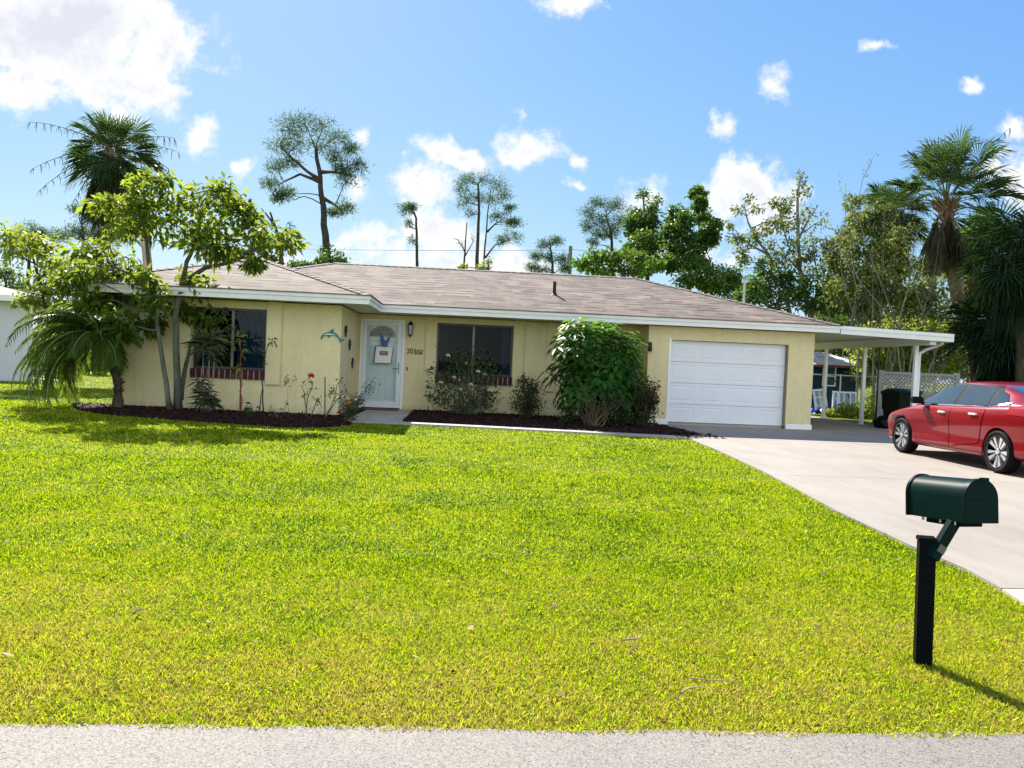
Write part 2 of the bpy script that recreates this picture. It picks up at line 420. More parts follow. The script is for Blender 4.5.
# road with a slightly ragged edge
rng = np.random.default_rng(3)
mb = MB(); xs = np.arange(-14, 14.01, .04); e = 2.93+.004*0+np.convolve(rng.normal(0, .03, len(xs)+14), np.ones(15)/15, 'valid')+rng.normal(0, .004, len(xs))
poly = [(-400, -5, .006), (400, -5, .006), (400, 2.93, .006)]+[(x, y, .006) for x, y in zip(xs[::-1], e[::-1])]+[(-400, 2.93, .006)]
mb.face(poly)
tag(mb.build('road', MRD), 'strip of worn pale asphalt along the bottom of the photo', 'road', kind='structure')

DRV = [(2.95, 2.9), (3.2, 3.3), (3.48, 4.0), (3.62, 4.69), (3.70, 5.0), (3.79, 5.5), (3.81, 6.27), (3.93, 7.75), (4.33, 10.65), (4.60, 13.4), (4.74, 15.9)]


def drv_left(y):
    for (xa, ya), (xb, yb) in zip(DRV, DRV[1:]):
        if ya <= y <= yb: return xa+(xb-xa)*(y-ya)/(yb-ya)
    return DRV[-1][0] if y > DRV[-1][1] else DRV[0][0]


DRX = 12.45


def slab(mb, y0, y1, xr, z=.03, top_right=None):
    ys = [y0]+[y for _, y in DRV if y0 < y < y1]+[y1]
    poly = [(drv_left(y), y) for y in ys]
    poly = poly[::-1]+[(xr if y0 > 4.9 else xr+.9, y0), (xr, y1)]
    mb.prism(poly, .0, z, lambda a, b, d: (a, b, d))


mb = MB()
for y0, y1 in ((5.0, 10.46), (10.475, 15.98), (15.995, 19.72)): slab(mb, y0, y1, DRX)
mb.prism([(9.16, 19.735), (DRX, 19.735), (DRX, 26.6), (9.16, 26.6)], 0, .03, lambda a, b, d: (a, b, d))
tag(mb.build('driveway', MDR), 'wide pale concrete driveway running up to the garage and carport', 'driveway', kind='structure')
mb = MB(); slab(mb, 2.93, 4.985, DRX, .028)
tag(mb.build('driveway_apron', MAP), 'paler concrete driveway apron next to the road', 'driveway', kind='structure')
mb = MB()
mb.box(-2.42, -1.25, 16.15, 20.42, 0, .088)
tag(mb.build('path', MWK, bevel=.008), 'short concrete path at the front door', 'path', kind='structure')
mb = MB()
mb.prism([(-1.24, 16.12), (-1.24, 16.5), (4.72, 16.15), (4.72, 15.78)][::-1], 0, .045, lambda a, b, d: (a, b, d+float(gz(a, 16.5))))
mb.prism([(4.725, 15.99), (5.6, 16.0), (5.6, 16.01), (4.725, 16.2)][::-1], 0, .02, lambda a, b, d: (a, b, d))
tag(mb.build('bed_edging', MWK, bevel=.008), 'narrow concrete edging strip between lawn and flower bed', 'edging', kind='structure')

BED_L = [(-8.6, 17.9), (-8.2, 16.9), (-7.6, 16.0), (-6.8, 15.3), (-5.6, 14.9), (-4.5, 14.6), (-3.2, 14.35), (-2.5, 14.7), (-2.15, 15.5), (-2.2, 16.0), (-2.44, 16.4), (-2.44, 20.5), (-2.7, 20.5), (-2.7, 17.6), (-8.3, 17.6)]
BED_R = [(-1.23, 16.52), (1.7, 16.35), (4.7, 16.17), (4.95, 16.4), (5.3, 16.9), (5.2, 18.2), (5.0, 19.7), (4.72, 19.7), (4.72, 20.5), (-1.23, 20.5)]


def inpoly(P, x, y):
    x = np.asarray(x); y = np.asarray(y); c = np.zeros(x.shape, bool); n = len(P)
    for i in range(n):
        x0, y0 = P[i]; x1, y1 = P[(i+1) % n]
        if y0 == y1: continue
        k = ((y0 > y) != (y1 > y)) & (x < (x1-x0)*(y-y0)/(y1-y0)+x0); c ^= k
    return c


def bed(P, h, name, label):
    """mulch heap: grid clipped to the outline, raised in the middle"""
    xs = [p[0] for p in P]; ys = [p[1] for p in P]
    gx = np.arange(min(xs)-.1, max(xs)+.1, .08); gy = np.arange(min(ys)-.1, max(ys)+.1, .08)
    X, Y = np.meshgrid(gx, gy); ins = inpoly(P, X, Y)
    d = ins.astype(float)
    for _ in range(5):
        d = (d+np.roll(d, 1, 0)+np.roll(d, -1, 0)+np.roll(d, 1, 1)+np.roll(d, -1, 1))/5*ins
    rg = np.random.default_rng(5); Z = .012+h*np.clip(d*1.1, 0, 1)+rg.normal(0, .012, X.shape)*ins
    Z = Z+gz(X, Y); Z[~ins] -= .035
    V = np.stack([X, Y, Z], -1).reshape(-1, 3); nx = len(gx); F = []
    for j in range(len(gy)-1):
        for i in range(nx-1):
            if ins[j, i] or ins[j+1, i] or ins[j, i+1] or ins[j+1, i+1]: F.append((j*nx+i, j*nx+i+1, (j+1)*nx+i+1, (j+1)*nx+i))
    o = np_mesh(name, V, np.array(F), MMU, smooth=True); tag(o, label, 'flower bed', kind='structure')


bed(BED_L, .02, 'mulch_bed', 'dark red mulch bed under the left wing of the house')
bed(BED_R, .045, 'mulch_bed', 'dark mulch bed between the front door and the garage')
# loose bark chips on both beds
rg = np.random.default_rng(11); C = []
for P, n, h in ((BED_L, 11000, .03), (BED_R, 9000, .055)):
    xs = [p[0] for p in P]; ys = [p[1] for p in P]
    x = rg.uniform(min(xs), max(xs), n*2); y = rg.uniform(min(ys), max(ys), n*2); k = inpoly(P, x, y)
    C.append(np.stack([x[k], y[k], np.full(k.sum(), h)*rg.uniform(.3, 1.15, k.sum())], -1))
x = rg.uniform(4.5, 5.6, 250); y = rg.uniform(15.9, 17.2, 250); C.append(np.stack([x, y, np.full(250, .04)], -1))
C = np.concatenate(C); C[:, 2] += gz(C[:, 0], C[:, 1]); n = len(C); A = rg.uniform(0, 2*PI, n); D = np.stack([np.cos(A), np.sin(A), rg.normal(0, .4, n)], -1)
S = np.stack([-np.sin(A), np.cos(A), rg.normal(0, .4, n)], -1); ln_ = rg.uniform(.02, .055, n)[:, None]; wd = rg.uniform(.008, .02, n)[:, None]
V = np.stack([C-D*ln_-S*wd, C+D*ln_-S*wd*.6, C+D*ln_+S*wd, C-D*ln_+S*wd*.7], 1).reshape(-1, 3)
MCH = leafmat('bark_chip', (.008, .004, .003), (.075, .028, .02), .0, .9)
o = np_mesh('mulch_chips', V, np.arange(n*4).reshape(-1, 4), MCH, rnd=rg.random(n)**1.6)
tag(o, 'loose reddish bark chips strewn over the flower beds', 'mulch', kind='stuff')

# ------------------------------------------------------------------ grass
def lawn_ok(x, y):
    ok = (y > 2.9+.02*np.sin(x*9)) & ~inpoly(BED_L, x, y) & ~inpoly(BED_R, x, y)
    dl = np.interp(y, [p[1] for p in DRV], [p[0] for p in DRV]); ok &= ~((x > dl+.005) & (x < DRX+.9) & (y < 26.6) & ((x < DRX) | (y < 5)))
    ok &= ~((x > -2.43) & (x < -1.24) & (y > 16.14) & (y < 20.5))
    ok &= ~inpoly([(-1.3, 16.11), (-1.3, 16.7), (5.6, 16.2), (5.6, 15.99), (4.73, 15.77)], x, y)
    ok &= ~((x > -7.65) & (x < 9.2) & (y > 17.6) & (y < 28)) & ~((x > -2.8) & (x < 9.2) & (y > 20))
    return ok


def grass():
    rg = np.random.default_rng(21); VV = []; RR = []
    bands = [(2.9, 4, 19000), (4, 5.5, 13000), (5.5, 7.5, 7600), (7.5, 10, 4200), (10, 13.5, 2000), (13.5, 18, 1100), (18, 26, 260), (26, 44, 80)]
    for y0, y1, dens in bands:
        wmax = 1.0*y1; xl = -wmax*.70-3.0; xr = wmax*.74+1
        if y0 >= 18: xl = -26 if y0 < 26 else -40; xr = -7 if y0 < 26 else 0
        n = int((xr-xl)*(y1-y0)*dens)
        x = rg.uniform(xl, xr, n); y = rg.uniform(y0, y1, n)
        if y0 < 18:
            k = (x > -.70*y-3.0) & (x < .74*y+1.2); x, y = x[k], y[k]
        k = lawn_ok(x, y); x, y = x[k], y[k]; n = len(x)
        # tufts: pull part of the blades together
        w = np.maximum(.0032, .00075*y)*rg.uniform(.7, 1.3, n)
        h = (.016+.013*rg.random(n))*np.where(rg.random(n) < .06, 1.6, 1.0)*(1+.015*y)
        a = rg.uniform(0, 2*PI, n); lean = rg.uniform(.25, 1.4, n)
        dx_, dy_ = np.cos(a), np.sin(a)
        b = rg.uniform(0, 2*PI, n); sx_, sy_ = np.cos(b), np.sin(b)
        base = np.stack([x, y, gz(x, y)-.004], -1)
        S = np.stack([sx_, sy_, np.zeros(n)], -1)*(w/2)[:, None]
        Dm = np.stack([dx_*np.sin(lean*.6), dy_*np.sin(lean*.6), np.cos(lean*.6)], -1)*(h*.6)[:, None]
        Dt = Dm+np.stack([dx_*np.sin(lean*1.3), dy_*np.sin(lean*1.3), np.cos(lean*1.3)], -1)*(h*.55)[:, None]
        VV.append(np.stack([base-S*.7, base+S*.7, base+Dm+S, base+Dt, base+Dm-S], 1).reshape(-1, 3))
        RR.append(rg.random(n))
    V = np.concatenate(VV); r = np.concatenate(RR); n = len(r)
    print('grass blades', n)
    o = np_mesh('grass', V, np.arange(n*5).reshape(-1, 5), MGR, rnd=r)
    tag(o, 'short sunlit grass with dry straw coloured patches', 'grass', kind='stuff')


grass()
# a few fallen leaves and clippings on the turf
rg = np.random.default_rng(77); n = 420
x = rg.uniform(-9, 5, n); y = 2.95+rg.random(n)**1.4*13; k = lawn_ok(x, y) & (np.abs(x) < y*.8+1); x, y = x[k], y[k]; n = len(x)
A = rg.uniform(0, 2*PI, n); D = np.stack([np.cos(A), np.sin(A), rg.normal(0, .35, n)], -1); S = np.stack([-np.sin(A), np.cos(A), rg.normal(0, .35, n)], -1)
C = np.stack([x, y, gz(x, y)+rg.uniform(.02, .04, n)], -1); l_ = rg.uniform(.012, .035, n)[:, None]; w_ = l_*rg.uniform(.25, .6, n)[:, None]
V = np.stack([C-D*l_, C+S*w_, C+D*l_, C-S*w_], 1).reshape(-1, 3)
tag(np_mesh('fallen_leaves', V, np.arange(n*4).reshape(-1, 4), leafmat('dry_leaf', (.10, .06, .03), (.42, .33, .20), .15, .8), rnd=rg.random(n)), 'scattered small dry leaves lying on the front lawn', 'leaf litter', kind='stuff')
# ------------------------------------------------------------------ house materials
def stucco():
    m, nt, out = nodes('yellow_stucco'); L = nt.links.new
    tc = nd(nt, 'TexCoord')
    n1 = nd(nt, 'TexNoise', i_Scale=.9, i_Detail=7.0, i_Roughness=.65); L(tc.outputs['Object'], n1.inputs['Vector'])
    n2 = nd(nt, 'TexNoise', i_Scale=26.0, i_Detail=6.0, i_Roughness=.75); L(tc.outputs['Object'], n2.inputs['Vector'])
    r1 = ramp(nt, [(.3, (.70, .61, .345)), (.7, (.78, .70, .41))], n1.outputs[0])
    r2 = ramp(nt, [(.3, (.86, .86, .86)), (.62, (1.02, 1.02, 1.02))], n2.outputs[0])
    mx = nd(nt, 'MixRGB', blend_type='MULTIPLY', i_0=1.0); L(r1.outputs[0], mx.inputs[1]); L(r2.outputs[0], mx.inputs[2])
    # rain streaks and soil splashed up from the beds
    sp = nd(nt, 'SeparateXYZ'); L(tc.outputs['Object'], sp.inputs[0])
    st = nd(nt, 'Mapping'); st.inputs['Scale'].default_value = (5, 5, .35); L(tc.outputs['Object'], st.inputs[0])
    n4 = nd(nt, 'TexNoise', i_Scale=1.0, i_Detail=6.0, i_Roughness=.7); L(st.outputs[0], n4.inputs['Vector'])
    r4 = ramp(nt, [(.34, (.84, .84, .80)), (.56, (1, 1, 1))], n4.outputs[0])
    ms = nd(nt, 'MixRGB', blend_type='MULTIPLY', i_0=.5); L(mx.outputs[0], ms.inputs[1]); L(r4.outputs[0], ms.inputs[2])
    n5 = nd(nt, 'TexNoise', i_Scale=5.0, i_Detail=8.0, i_Roughness=.75); L(tc.outputs['Object'], n5.inputs['Vector'])
    zz_ = nd(nt, 'MapRange', i_1=.55, i_2=.05, i_3=-.42, i_4=.22); L(sp.outputs[2], zz_.inputs[0])
    sa = nd(nt, 'Math', operation='ADD'); L(n5.outputs[0], sa.inputs[0]); L(zz_.outputs[0], sa.inputs[1])
    sr_ = ramp(nt, [(.45, (0, 0, 0)), (.85, (.6, .6, .6))], sa.outputs[0])
    mx = nd(nt, 'MixRGB'); mx.inputs[2].default_value = (.30, .235, .17, 1); L(sr_.outputs[0], mx.inputs[0]); L(ms.outputs[0], mx.inputs[1])
    b = nd(nt, 'BsdfPrincipled', i_Roughness=.85); b.inputs['Specular IOR Level'].default_value = .2
    L(mx.outputs[0], b.inputs['Base Color'])
    bp = nd(nt, 'Bump', i_Strength=.9, i_Distance=.02); L(n2.outputs[0], bp.inputs['Height']); L(bp.outputs[0], b.inputs['Normal'])
    L(b.outputs[0], out.inputs[0]); return m


def shingles(name, cols, rowh=.14, bw=.30):
    m, nt, out = nodes(name); L = nt.links.new
    uv = nd(nt, 'UVMap', uv_map='UVMap')
    nw = nd(nt, 'TexNoise', i_Scale=5.0, i_Detail=3.0); L(uv.outputs[0], nw.inputs['Vector'])
    br = nd(nt, 'TexBrick', offset=.37, offset_frequency=2, squash=1.6, squash_frequency=3); br.inputs['Scale'].default_value = 1
    br.inputs['Brick Width'].default_value = bw; br.inputs['Row Height'].default_value = rowh
    br.inputs['Mortar Size'].default_value = 0; br.inputs['Mortar Smooth'].default_value = .3; br.inputs['Bias'].default_value = -.1
    br.inputs['Color1'].default_value = rgb(cols[0]); br.inputs['Color2'].default_value = rgb(cols[1]); br.inputs['Mortar'].default_value = rgb(cols[2])
    L(uv.outputs[0], br.inputs['Vector'])
    # second layer of longer tabs breaks up the grid
    b2 = nd(nt, 'TexBrick', offset=.61, offset_frequency=3, squash=.7, squash_frequency=2); b2.inputs['Scale'].default_value = 1
    b2.inputs['Brick Width'].default_value = bw*2.3; b2.inputs['Row Height'].default_value = rowh; b2.inputs['Mortar Size'].default_value = 0
    b2.inputs['Color1'].default_value = (.80, .79, .79, 1); b2.inputs['Color2'].default_value = (1.12, 1.11, 1.10, 1); L(uv.outputs[0], b2.inputs['Vector'])
    n1 = nd(nt, 'TexNoise', i_Scale=.7, i_Detail=6.0); L(uv.outputs[0], n1.inputs['Vector'])
    r1 = ramp(nt, [(.3, (.86, .85, .85)), (.7, (1.1, 1.09, 1.08))], n1.outputs[0])
    n2 = nd(nt, 'TexNoise', i_Scale=70.0, i_Detail=2.0); L(uv.outputs[0], n2.inputs['Vector'])
    r2 = ramp(nt, [(.3, (.8, .8, .8)), (.7, (1.15, 1.15, 1.15))], n2.outputs[0])
    # shadow line painted along the lower edge of each course, broken tab by tab
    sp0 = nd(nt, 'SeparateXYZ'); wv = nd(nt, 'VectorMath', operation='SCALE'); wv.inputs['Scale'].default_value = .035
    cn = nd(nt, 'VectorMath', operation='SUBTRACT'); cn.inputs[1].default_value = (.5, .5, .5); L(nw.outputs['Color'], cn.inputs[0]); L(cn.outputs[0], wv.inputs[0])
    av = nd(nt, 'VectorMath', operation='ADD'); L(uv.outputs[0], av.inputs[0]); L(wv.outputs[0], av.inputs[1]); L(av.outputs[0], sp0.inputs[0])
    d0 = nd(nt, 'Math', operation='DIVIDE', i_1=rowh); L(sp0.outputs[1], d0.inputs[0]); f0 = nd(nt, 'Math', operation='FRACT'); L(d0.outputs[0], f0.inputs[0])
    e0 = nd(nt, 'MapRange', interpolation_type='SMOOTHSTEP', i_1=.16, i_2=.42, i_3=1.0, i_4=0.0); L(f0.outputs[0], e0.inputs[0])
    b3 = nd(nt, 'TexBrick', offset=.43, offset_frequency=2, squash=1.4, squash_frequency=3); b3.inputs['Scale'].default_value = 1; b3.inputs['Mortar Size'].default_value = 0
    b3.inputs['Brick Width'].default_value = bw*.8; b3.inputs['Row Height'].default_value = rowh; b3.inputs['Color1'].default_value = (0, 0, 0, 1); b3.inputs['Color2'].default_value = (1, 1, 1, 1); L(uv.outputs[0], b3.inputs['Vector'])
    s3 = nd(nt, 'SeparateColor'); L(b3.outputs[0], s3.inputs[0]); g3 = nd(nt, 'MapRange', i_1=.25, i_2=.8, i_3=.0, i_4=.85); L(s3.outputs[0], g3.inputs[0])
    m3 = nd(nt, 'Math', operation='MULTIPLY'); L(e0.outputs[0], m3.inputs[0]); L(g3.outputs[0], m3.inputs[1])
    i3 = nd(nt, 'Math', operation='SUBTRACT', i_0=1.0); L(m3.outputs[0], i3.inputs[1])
    s = br.outputs[0]
    for o in (b2.outputs[0], r1.outputs[0], r2.outputs[0], i3.outputs[0]):
        mx = nd(nt, 'MixRGB', blend_type='MULTIPLY', i_0=1.0); L(s, mx.inputs[1]); L(o, mx.inputs[2]); s = mx.outputs[0]
    b = nd(nt, 'BsdfPrincipled', i_Roughness=.9); b.inputs['Specular IOR Level'].default_value = .25
    L(s, b.inputs['Base Color'])
    # each row overlaps the one below: saw-tooth height along the slope
    sp = nd(nt, 'SeparateXYZ'); L(uv.outputs[0], sp.inputs[0])
    dv = nd(nt, 'Math', operation='DIVIDE', i_1=rowh); L(sp.outputs[1], dv.inputs[0]); fr = nd(nt, 'Math', operation='FRACT'); L(dv.outputs[0], fr.inputs[0])
    iv = nd(nt, 'Math', operation='MULTIPLY_ADD', i_1=-1.0, i_2=1.0); L(fr.outputs[0], iv.inputs[0])
    sc2 = nd(nt, 'SeparateColor'); L(b2.outputs[0], sc2.inputs[0])
    ad = nd(nt, 'Math', operation='MULTIPLY_ADD', i_1=.6); L(sc2.outputs[0], ad.inputs[0]); L(iv.outputs[0], ad.inputs[2])
    bp = nd(nt, 'Bump', i_Strength=1.0, i_Distance=.012); L(ad.outputs[0], bp.inputs['Height']); L(bp.outputs[0], b.inputs['Normal'])
    L(b.outputs[0], out.inputs[0]); return m


MST = stucco()
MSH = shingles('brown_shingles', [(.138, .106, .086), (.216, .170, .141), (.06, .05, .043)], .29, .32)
MRC = paint('ridge_shingle', (.145, .114, .094), .9, var=.4, scale=6, bump=.5)
MFA = paint('white_fascia', (.72, .74, .72), .5, var=.06, scale=2, dirt=((.38, .40, .34), 3.0, .62))
MSO = paint('soffit_white', (.68, .69, .64), .6, var=.05)
MWH = paint('white_paint', (.80, .80, .80), .45, var=.03)
MGD = paint('garage_door_white', (.70, .73, .77), .4, var=.04, scale=1.5, dirt=((.62, .62, .60), 1.6, .60))
MBR = paint('red_brick', (.06, .022, .022), .8, var=.35, scale=12, bump=.4)
MMO = paint('brick_mortar', (.36, .26, .24), .9, var=.15)
MDF = paint('bronze_frame', (.05, .047, .045), .4, .4, var=.1)
MGR2 = paint('grey_frame', (.15, .15, .145), .4, .3, var=.1)
MGL = glassmat('window_glass', (.34, .48, .58), .13)
MSG = glassmat('storm_glass', (.90, .94, .95), .2)
MBK = paint('black_metal', (.005, .005, .006), .35, .3, var=.1)
MCU = paint('curtain_cloth', (.42, .46, .48), .9, var=.2, scale=5)
MCB = paint('blue_drape', (.10, .22, .26), .9, var=.2, scale=5)
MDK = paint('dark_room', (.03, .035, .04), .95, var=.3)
MDO = paint('door_paint', (.76, .79, .78), .4, var=.03)
MLB = paint('light_blue_trim', (.66, .73, .78), .4, var=.04)

house = thing('house', 'pale yellow single storey house with brown shingle roof and white garage door', 'house', (.5, 20.55, 0))
X0, X1, XG0, XG1 = -7.62, -2.75, 4.75, 9.14
YW, YM, YG, YB = 17.65, 20.55, 19.75, 27.5
ZS = 2.56


def holed(mb, x0, x1, z0, z1, y, holes, depth):
    """front face at y with rectangular holes and reveals going back by depth"""
    xs = sorted({x0, x1, *[h[0] for h in holes], *[h[1] for h in holes]}); zs = sorted({z0, z1, *[h[2] for h in holes], *[h[3] for h in holes]})
    for xa, xb in zip(xs, xs[1:]):
        for za, zb in zip(zs, zs[1:]):
            xm, zm = (xa+xb)/2, (za+zb)/2
            if any(h[0] < xm < h[1] and h[2] < zm < h[3] for h in holes): continue
            mb.face([(xa, y, za), (xb, y, za), (xb, y, zb), (xa, y, zb)])
    for a, b, c, d in holes:
        Y = y+depth
        mb.face([(a, y, c), (a, Y, c), (a, Y, d), (a, y, d)]); mb.face([(b, y, c), (b, Y, c), (b, Y, d), (b, y, d)])
        mb.face([(a, y, d), (b, y, d), (b, Y, d), (a, Y, d)]); mb.face([(a, y, c), (b, y, c), (b, Y, c), (a, Y, c)])


W1 = (-6.0, -4.40, .82, 2.39)     # wing window opening
W2 = (-.70, 1.31, .84, 2.42)      # main window opening
DR = (-2.70, -1.55, .10, 2.44)    # entry door
GD = (5.34, 8.46, .0, 2.22)       # garage door
mb = MB()
holed(mb, X0, X1, 0, ZS, YW, [W1], .16)
holed(mb, X1, XG0, 0, ZS, YM, [DR, W2], .18)
holed(mb, XG0, XG1, 0.10, ZS, YG, [(GD[0], GD[1], .10, GD[3])], .20)
q = lambda a, b: mb.face([(a[0], a[1], 0), (b[0], b[1], 0), (b[0], b[1], ZS), (a[0], a[1], ZS)])
q((X0, YW), (X0, YB)); q((X1, YW), (X1, YM)); q((XG0, YG), (XG0, YM)); q((XG1, YG), (XG1, YB)); q((X0, YB), (XG1, YB))
mb.build('wall', MST, house)
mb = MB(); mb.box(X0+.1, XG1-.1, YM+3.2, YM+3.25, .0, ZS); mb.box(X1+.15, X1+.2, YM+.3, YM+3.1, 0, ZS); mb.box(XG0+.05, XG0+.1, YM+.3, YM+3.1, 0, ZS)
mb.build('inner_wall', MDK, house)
# foundation blocks showing at the garage
mb = MB(); mb.box(XG0-.02, GD[0]-.004, YG-.05, YG+.2, 0, .16); mb.build('foundation', MWH, house, bevel=.006)
mb = MB(); mb.box(GD[1]+.004, XG1+.02, YG-.05, YG+.2, 0, .16); mb.build('foundation', MWH, house, bevel=.006)

# ---- roof
ZE, ZF = 2.755, 2.565
XL, XR, YE, YBK, YV, XV = -8.42, 9.62, 19.38, 28.2, 16.92, -2.06
half = (YBK-YE)/2; SL = 1/3.0
zr = ZE+half*SL; hw = (XV-XL)/2; zw = ZE+hw*SL; xw = (XL+XV)/2
A = dict(a=(XL, YV, ZE), b=(XV, YV, ZE), c=(XV, YE, ZE), d=(XR, YE, ZE), e=(XR, YBK, ZE), f=(XL, YBK, ZE), p=(xw, YV+hw, zw), q=(xw, YE+hw, zw), r=(XL+half, YE+half, zr), s=(XR-half, YE+half, zr))
roof_polys = [('cdsrq', 'x', 1), ('abp', 'x', 1), ('bcqp', 'y', -1), ('afrqp', 'y', 1), ('des', 'y', -1), ('efrs', 'x', -1)]
mb = MB(); k = math.sqrt(1+SL*SL)
for poly, ax, sg in roof_polys:
    pts = [Vector(A[c])+Vector((0, 0, .012)) for c in poly]
    if ax == 'x': uv = [(p.x, (p.z-ZE)/SL*k) for p in pts]
    else: uv = [(p.y+3.3, (p.z-ZE)/SL*k+.05) for p in pts]
    mb.face(pts, uv)
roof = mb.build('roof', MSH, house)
# ridge and hip caps: overlapping short pieces
mb = MB(); rg_ = random.Random(2)
for a, b in (('r', 's'), ('p', 'q'), ('a', 'p'), ('b', 'p'), ('d', 's'), ('f', 'r'), ('e', 's'), ('q', 'r')):
    p, q_ = Vector(A[a]), Vector(A[b]); d = q_-p; n = int(d.length/.22); side = d.cross(Vector((0, 0, 1))).normalized()
    u = d.normalized(); upv = side.cross(u)
    drop = .045 if abs(d.z) < .01 else .03
    for i in range(n):
        o = p+d*(i/n)+upv*(.028+rg_.uniform(0, .004)); e = p+d*((i+1.25)/n)+upv*.018
        for sgn in (1, -1):
            mb.face([o, e, e+side*sgn*.15-upv*drop, o+side*sgn*.15-upv*drop])
mb.build('ridge_cap', MRC, roof)
# fascia boards with shingle drip edge
edges = [((XL, YV), (XV, YV)), ((XV, YV), (XV, YE)), ((XV, YE), (XR, YE)), ((XR, YE), (XR, YBK)), ((XR, YBK), (XL, YBK)), ((XL, YBK), (XL, YV))]


def strip(mb, outline, off0, off1, z0, z1):
    """closed band round the outline between two offsets (mitred)"""
    n = len(outline); P = [Vector((x, y)) for x, y in outline]

    def offs(o):
        r = []
        for i in range(n):
            d0 = (P[i]-P[i-1]).normalized(); d1 = (P[(i+1) % n]-P[i]).normalized()
            n0 = Vector((d0.y, -d0.x)); n1 = Vector((d1.y, -d1.x)); m = (n0+n1); m = m/(m.length_squared/2) if m.length > 1e-6 else n0
            r.append(P[i]+m*o)
        return r
    A0, A1 = offs(off0), offs(off1)
    for i in range(n):
        j = (i+1) % n
        c = [(A0[i], z0), (A0[j], z0), (A1[j], z0), (A1[i], z0)]
        lo = [(*v, z0) for v, _ in c]; hi = [(*v, z1) for v, _ in c]
        mb.face(lo); mb.face(hi)
        mb.face([lo[0], lo[1], hi[1], hi[0]]); mb.face([lo[2], lo[3], hi[3], hi[2]])


outl = [e[0] for e in edges]
mb = MB(); strip(mb, outl, -.04, 0.0, ZF, ZE-.03); strip(mb, outl, .002, .022, ZE-.085, ZE-.012)
mb.build('fascia', MFA, house)
mb = MB(); strip(mb, outl, -.05, .045, ZE-.010, ZE+.010)
mb.build('drip_edge', MRC, house)
mb = MB()
z = ZF+.02
for x0, x1, y0, y1 in ((XL+.03, XV-.03, YV+.03, YW-.002), (X1+.002, XV-.03, YW-.002, YE+.1), (X1+.002, XG0+.1, YE+.1, YM-.002), (XV, XR-.03, YE+.03, YE+.1), (XG0+.1, XG1, YE+.1, YG-.002), (XG1+.003, XR-.03, YE+.1, YBK-.03), (XL+.03, X0-.002, YW, YBK-.03)):
    mb.face([(x0, y0, z), (x1, y0, z), (x1, y1, z), (x0, y1, z)])
mb.build('soffit', MSO, house)
# vent pipe
vp = at(554, 301, 21.2)
mb = MB(); zb = ZE+(21.2-YE)*SL; mb.tube([(vp.x, 21.2, zb-.05), (vp.x, 21.2, zb+.36)], .045, 12); mb.lathe([(.12, 0), (.05, .06), (.05, .1)], 14, Matrix.Translation((vp.x, 21.2, zb-.02)))
mb.build('vent_pipe', paint('dark_vent', (.035, .02, .018), .6), roof, smooth=True)

# ---- windows
def window(o, y, dep, frame_m, mull, panes_lab, sill_h, nb, curtains):
    x0, x1, z0, z1 = o; zs = z0+sill_h; yi = y+dep-.06
    mb = MB(); t = .05
    mb.box(x0, x1, yi, yi+.06, z1-t, z1); mb.box(x0, x1, yi, yi+.06, zs, zs+t)
    mb.box(x0, x0+t, yi+.001, yi+.059, zs+t, z1-t); mb.box(x1-t, x1, yi+.001, yi+.059, zs+t, z1-t)
    w = mb.build('window', frame_m, house, bevel=.004)
    if panes_lab: w['label'] = panes_lab
    mb = MB()
    for mx, hw_ in mull: mb.box(mx-hw_, mx+hw_, yi+.004, yi+.05, zs+t, z1-t)
    mb.build('mullion', MGR2, w, bevel=.003)
    mb = MB(); mb.box(x0+t, x1-t, yi+.028, yi+.034, zs+t, z1-t); mb.build('pane', MGL, w)
    for xa, xb, m, nf in curtains:
        mb = MB(); n = nf*6; yc = yi+.28
        for i in range(n):
            fa, fb = i/n, (i+1)/n
            pa = (xa+(xb-xa)*fa, yc+.035*math.sin(fa*nf*2*PI)); pb = (xa+(xb-xa)*fb, yc+.035*math.sin(fb*nf*2*PI))
            mb.face([(*pa, zs-.1), (*pb, zs-.1), (*pb, z1+.02), (*pa, z1+.02)])
        mb.build('curtain', m, w, smooth='all')
    # brick rowlock sill
    mb = MB(); bw_ = (x1-x0+.04)/nb
    for i in range(nb):
        xa = x0-.02+i*bw_; mb.box(xa+.014, xa+bw_-.014, y-.055+.004*((i*7) % 3), y+dep*.5, z0, zs-.006)
    mb.cur = 1; mb.box(x0-.015, x1+.015, y-.038, y+dep*.5-.01, z0+.004, zs-.012)
    mb.build('brick_sill', [MBR, MMO], w)
    return w


window(W1, YW, .16, MDF, [(-5.16, .03)], 'wing window with grey curtains behind its right half', .21, 13, [(-5.13, -4.45, MCU, 9), (-5.98, -5.75, MCB, 3)])
window(W2, YM, .18, MDF, [(.26, .028)], 'front window half hidden by a rose shrub', .23, 16, [(1.02, 1.28, MCU, 4), (-.68, -.45, MCB, 3)])
# raised stucco bands beside the windows and on the wall
for x0, x1, z0, y in ((-4.385, -4.05, .72, YW), (-6.36, -6.02, .72, YW), (-.995, -.715, .72, YM), (1.325, 1.60, .72, YM), (3.62, 3.92, .72, YM), (2.2, 2.44, .72, YM)):
    mb = MB(); mb.box(x0, x1, y-.06, y+.02, z0, ZS+.01); mb.build('wall_band', MST, house, bevel=.012)

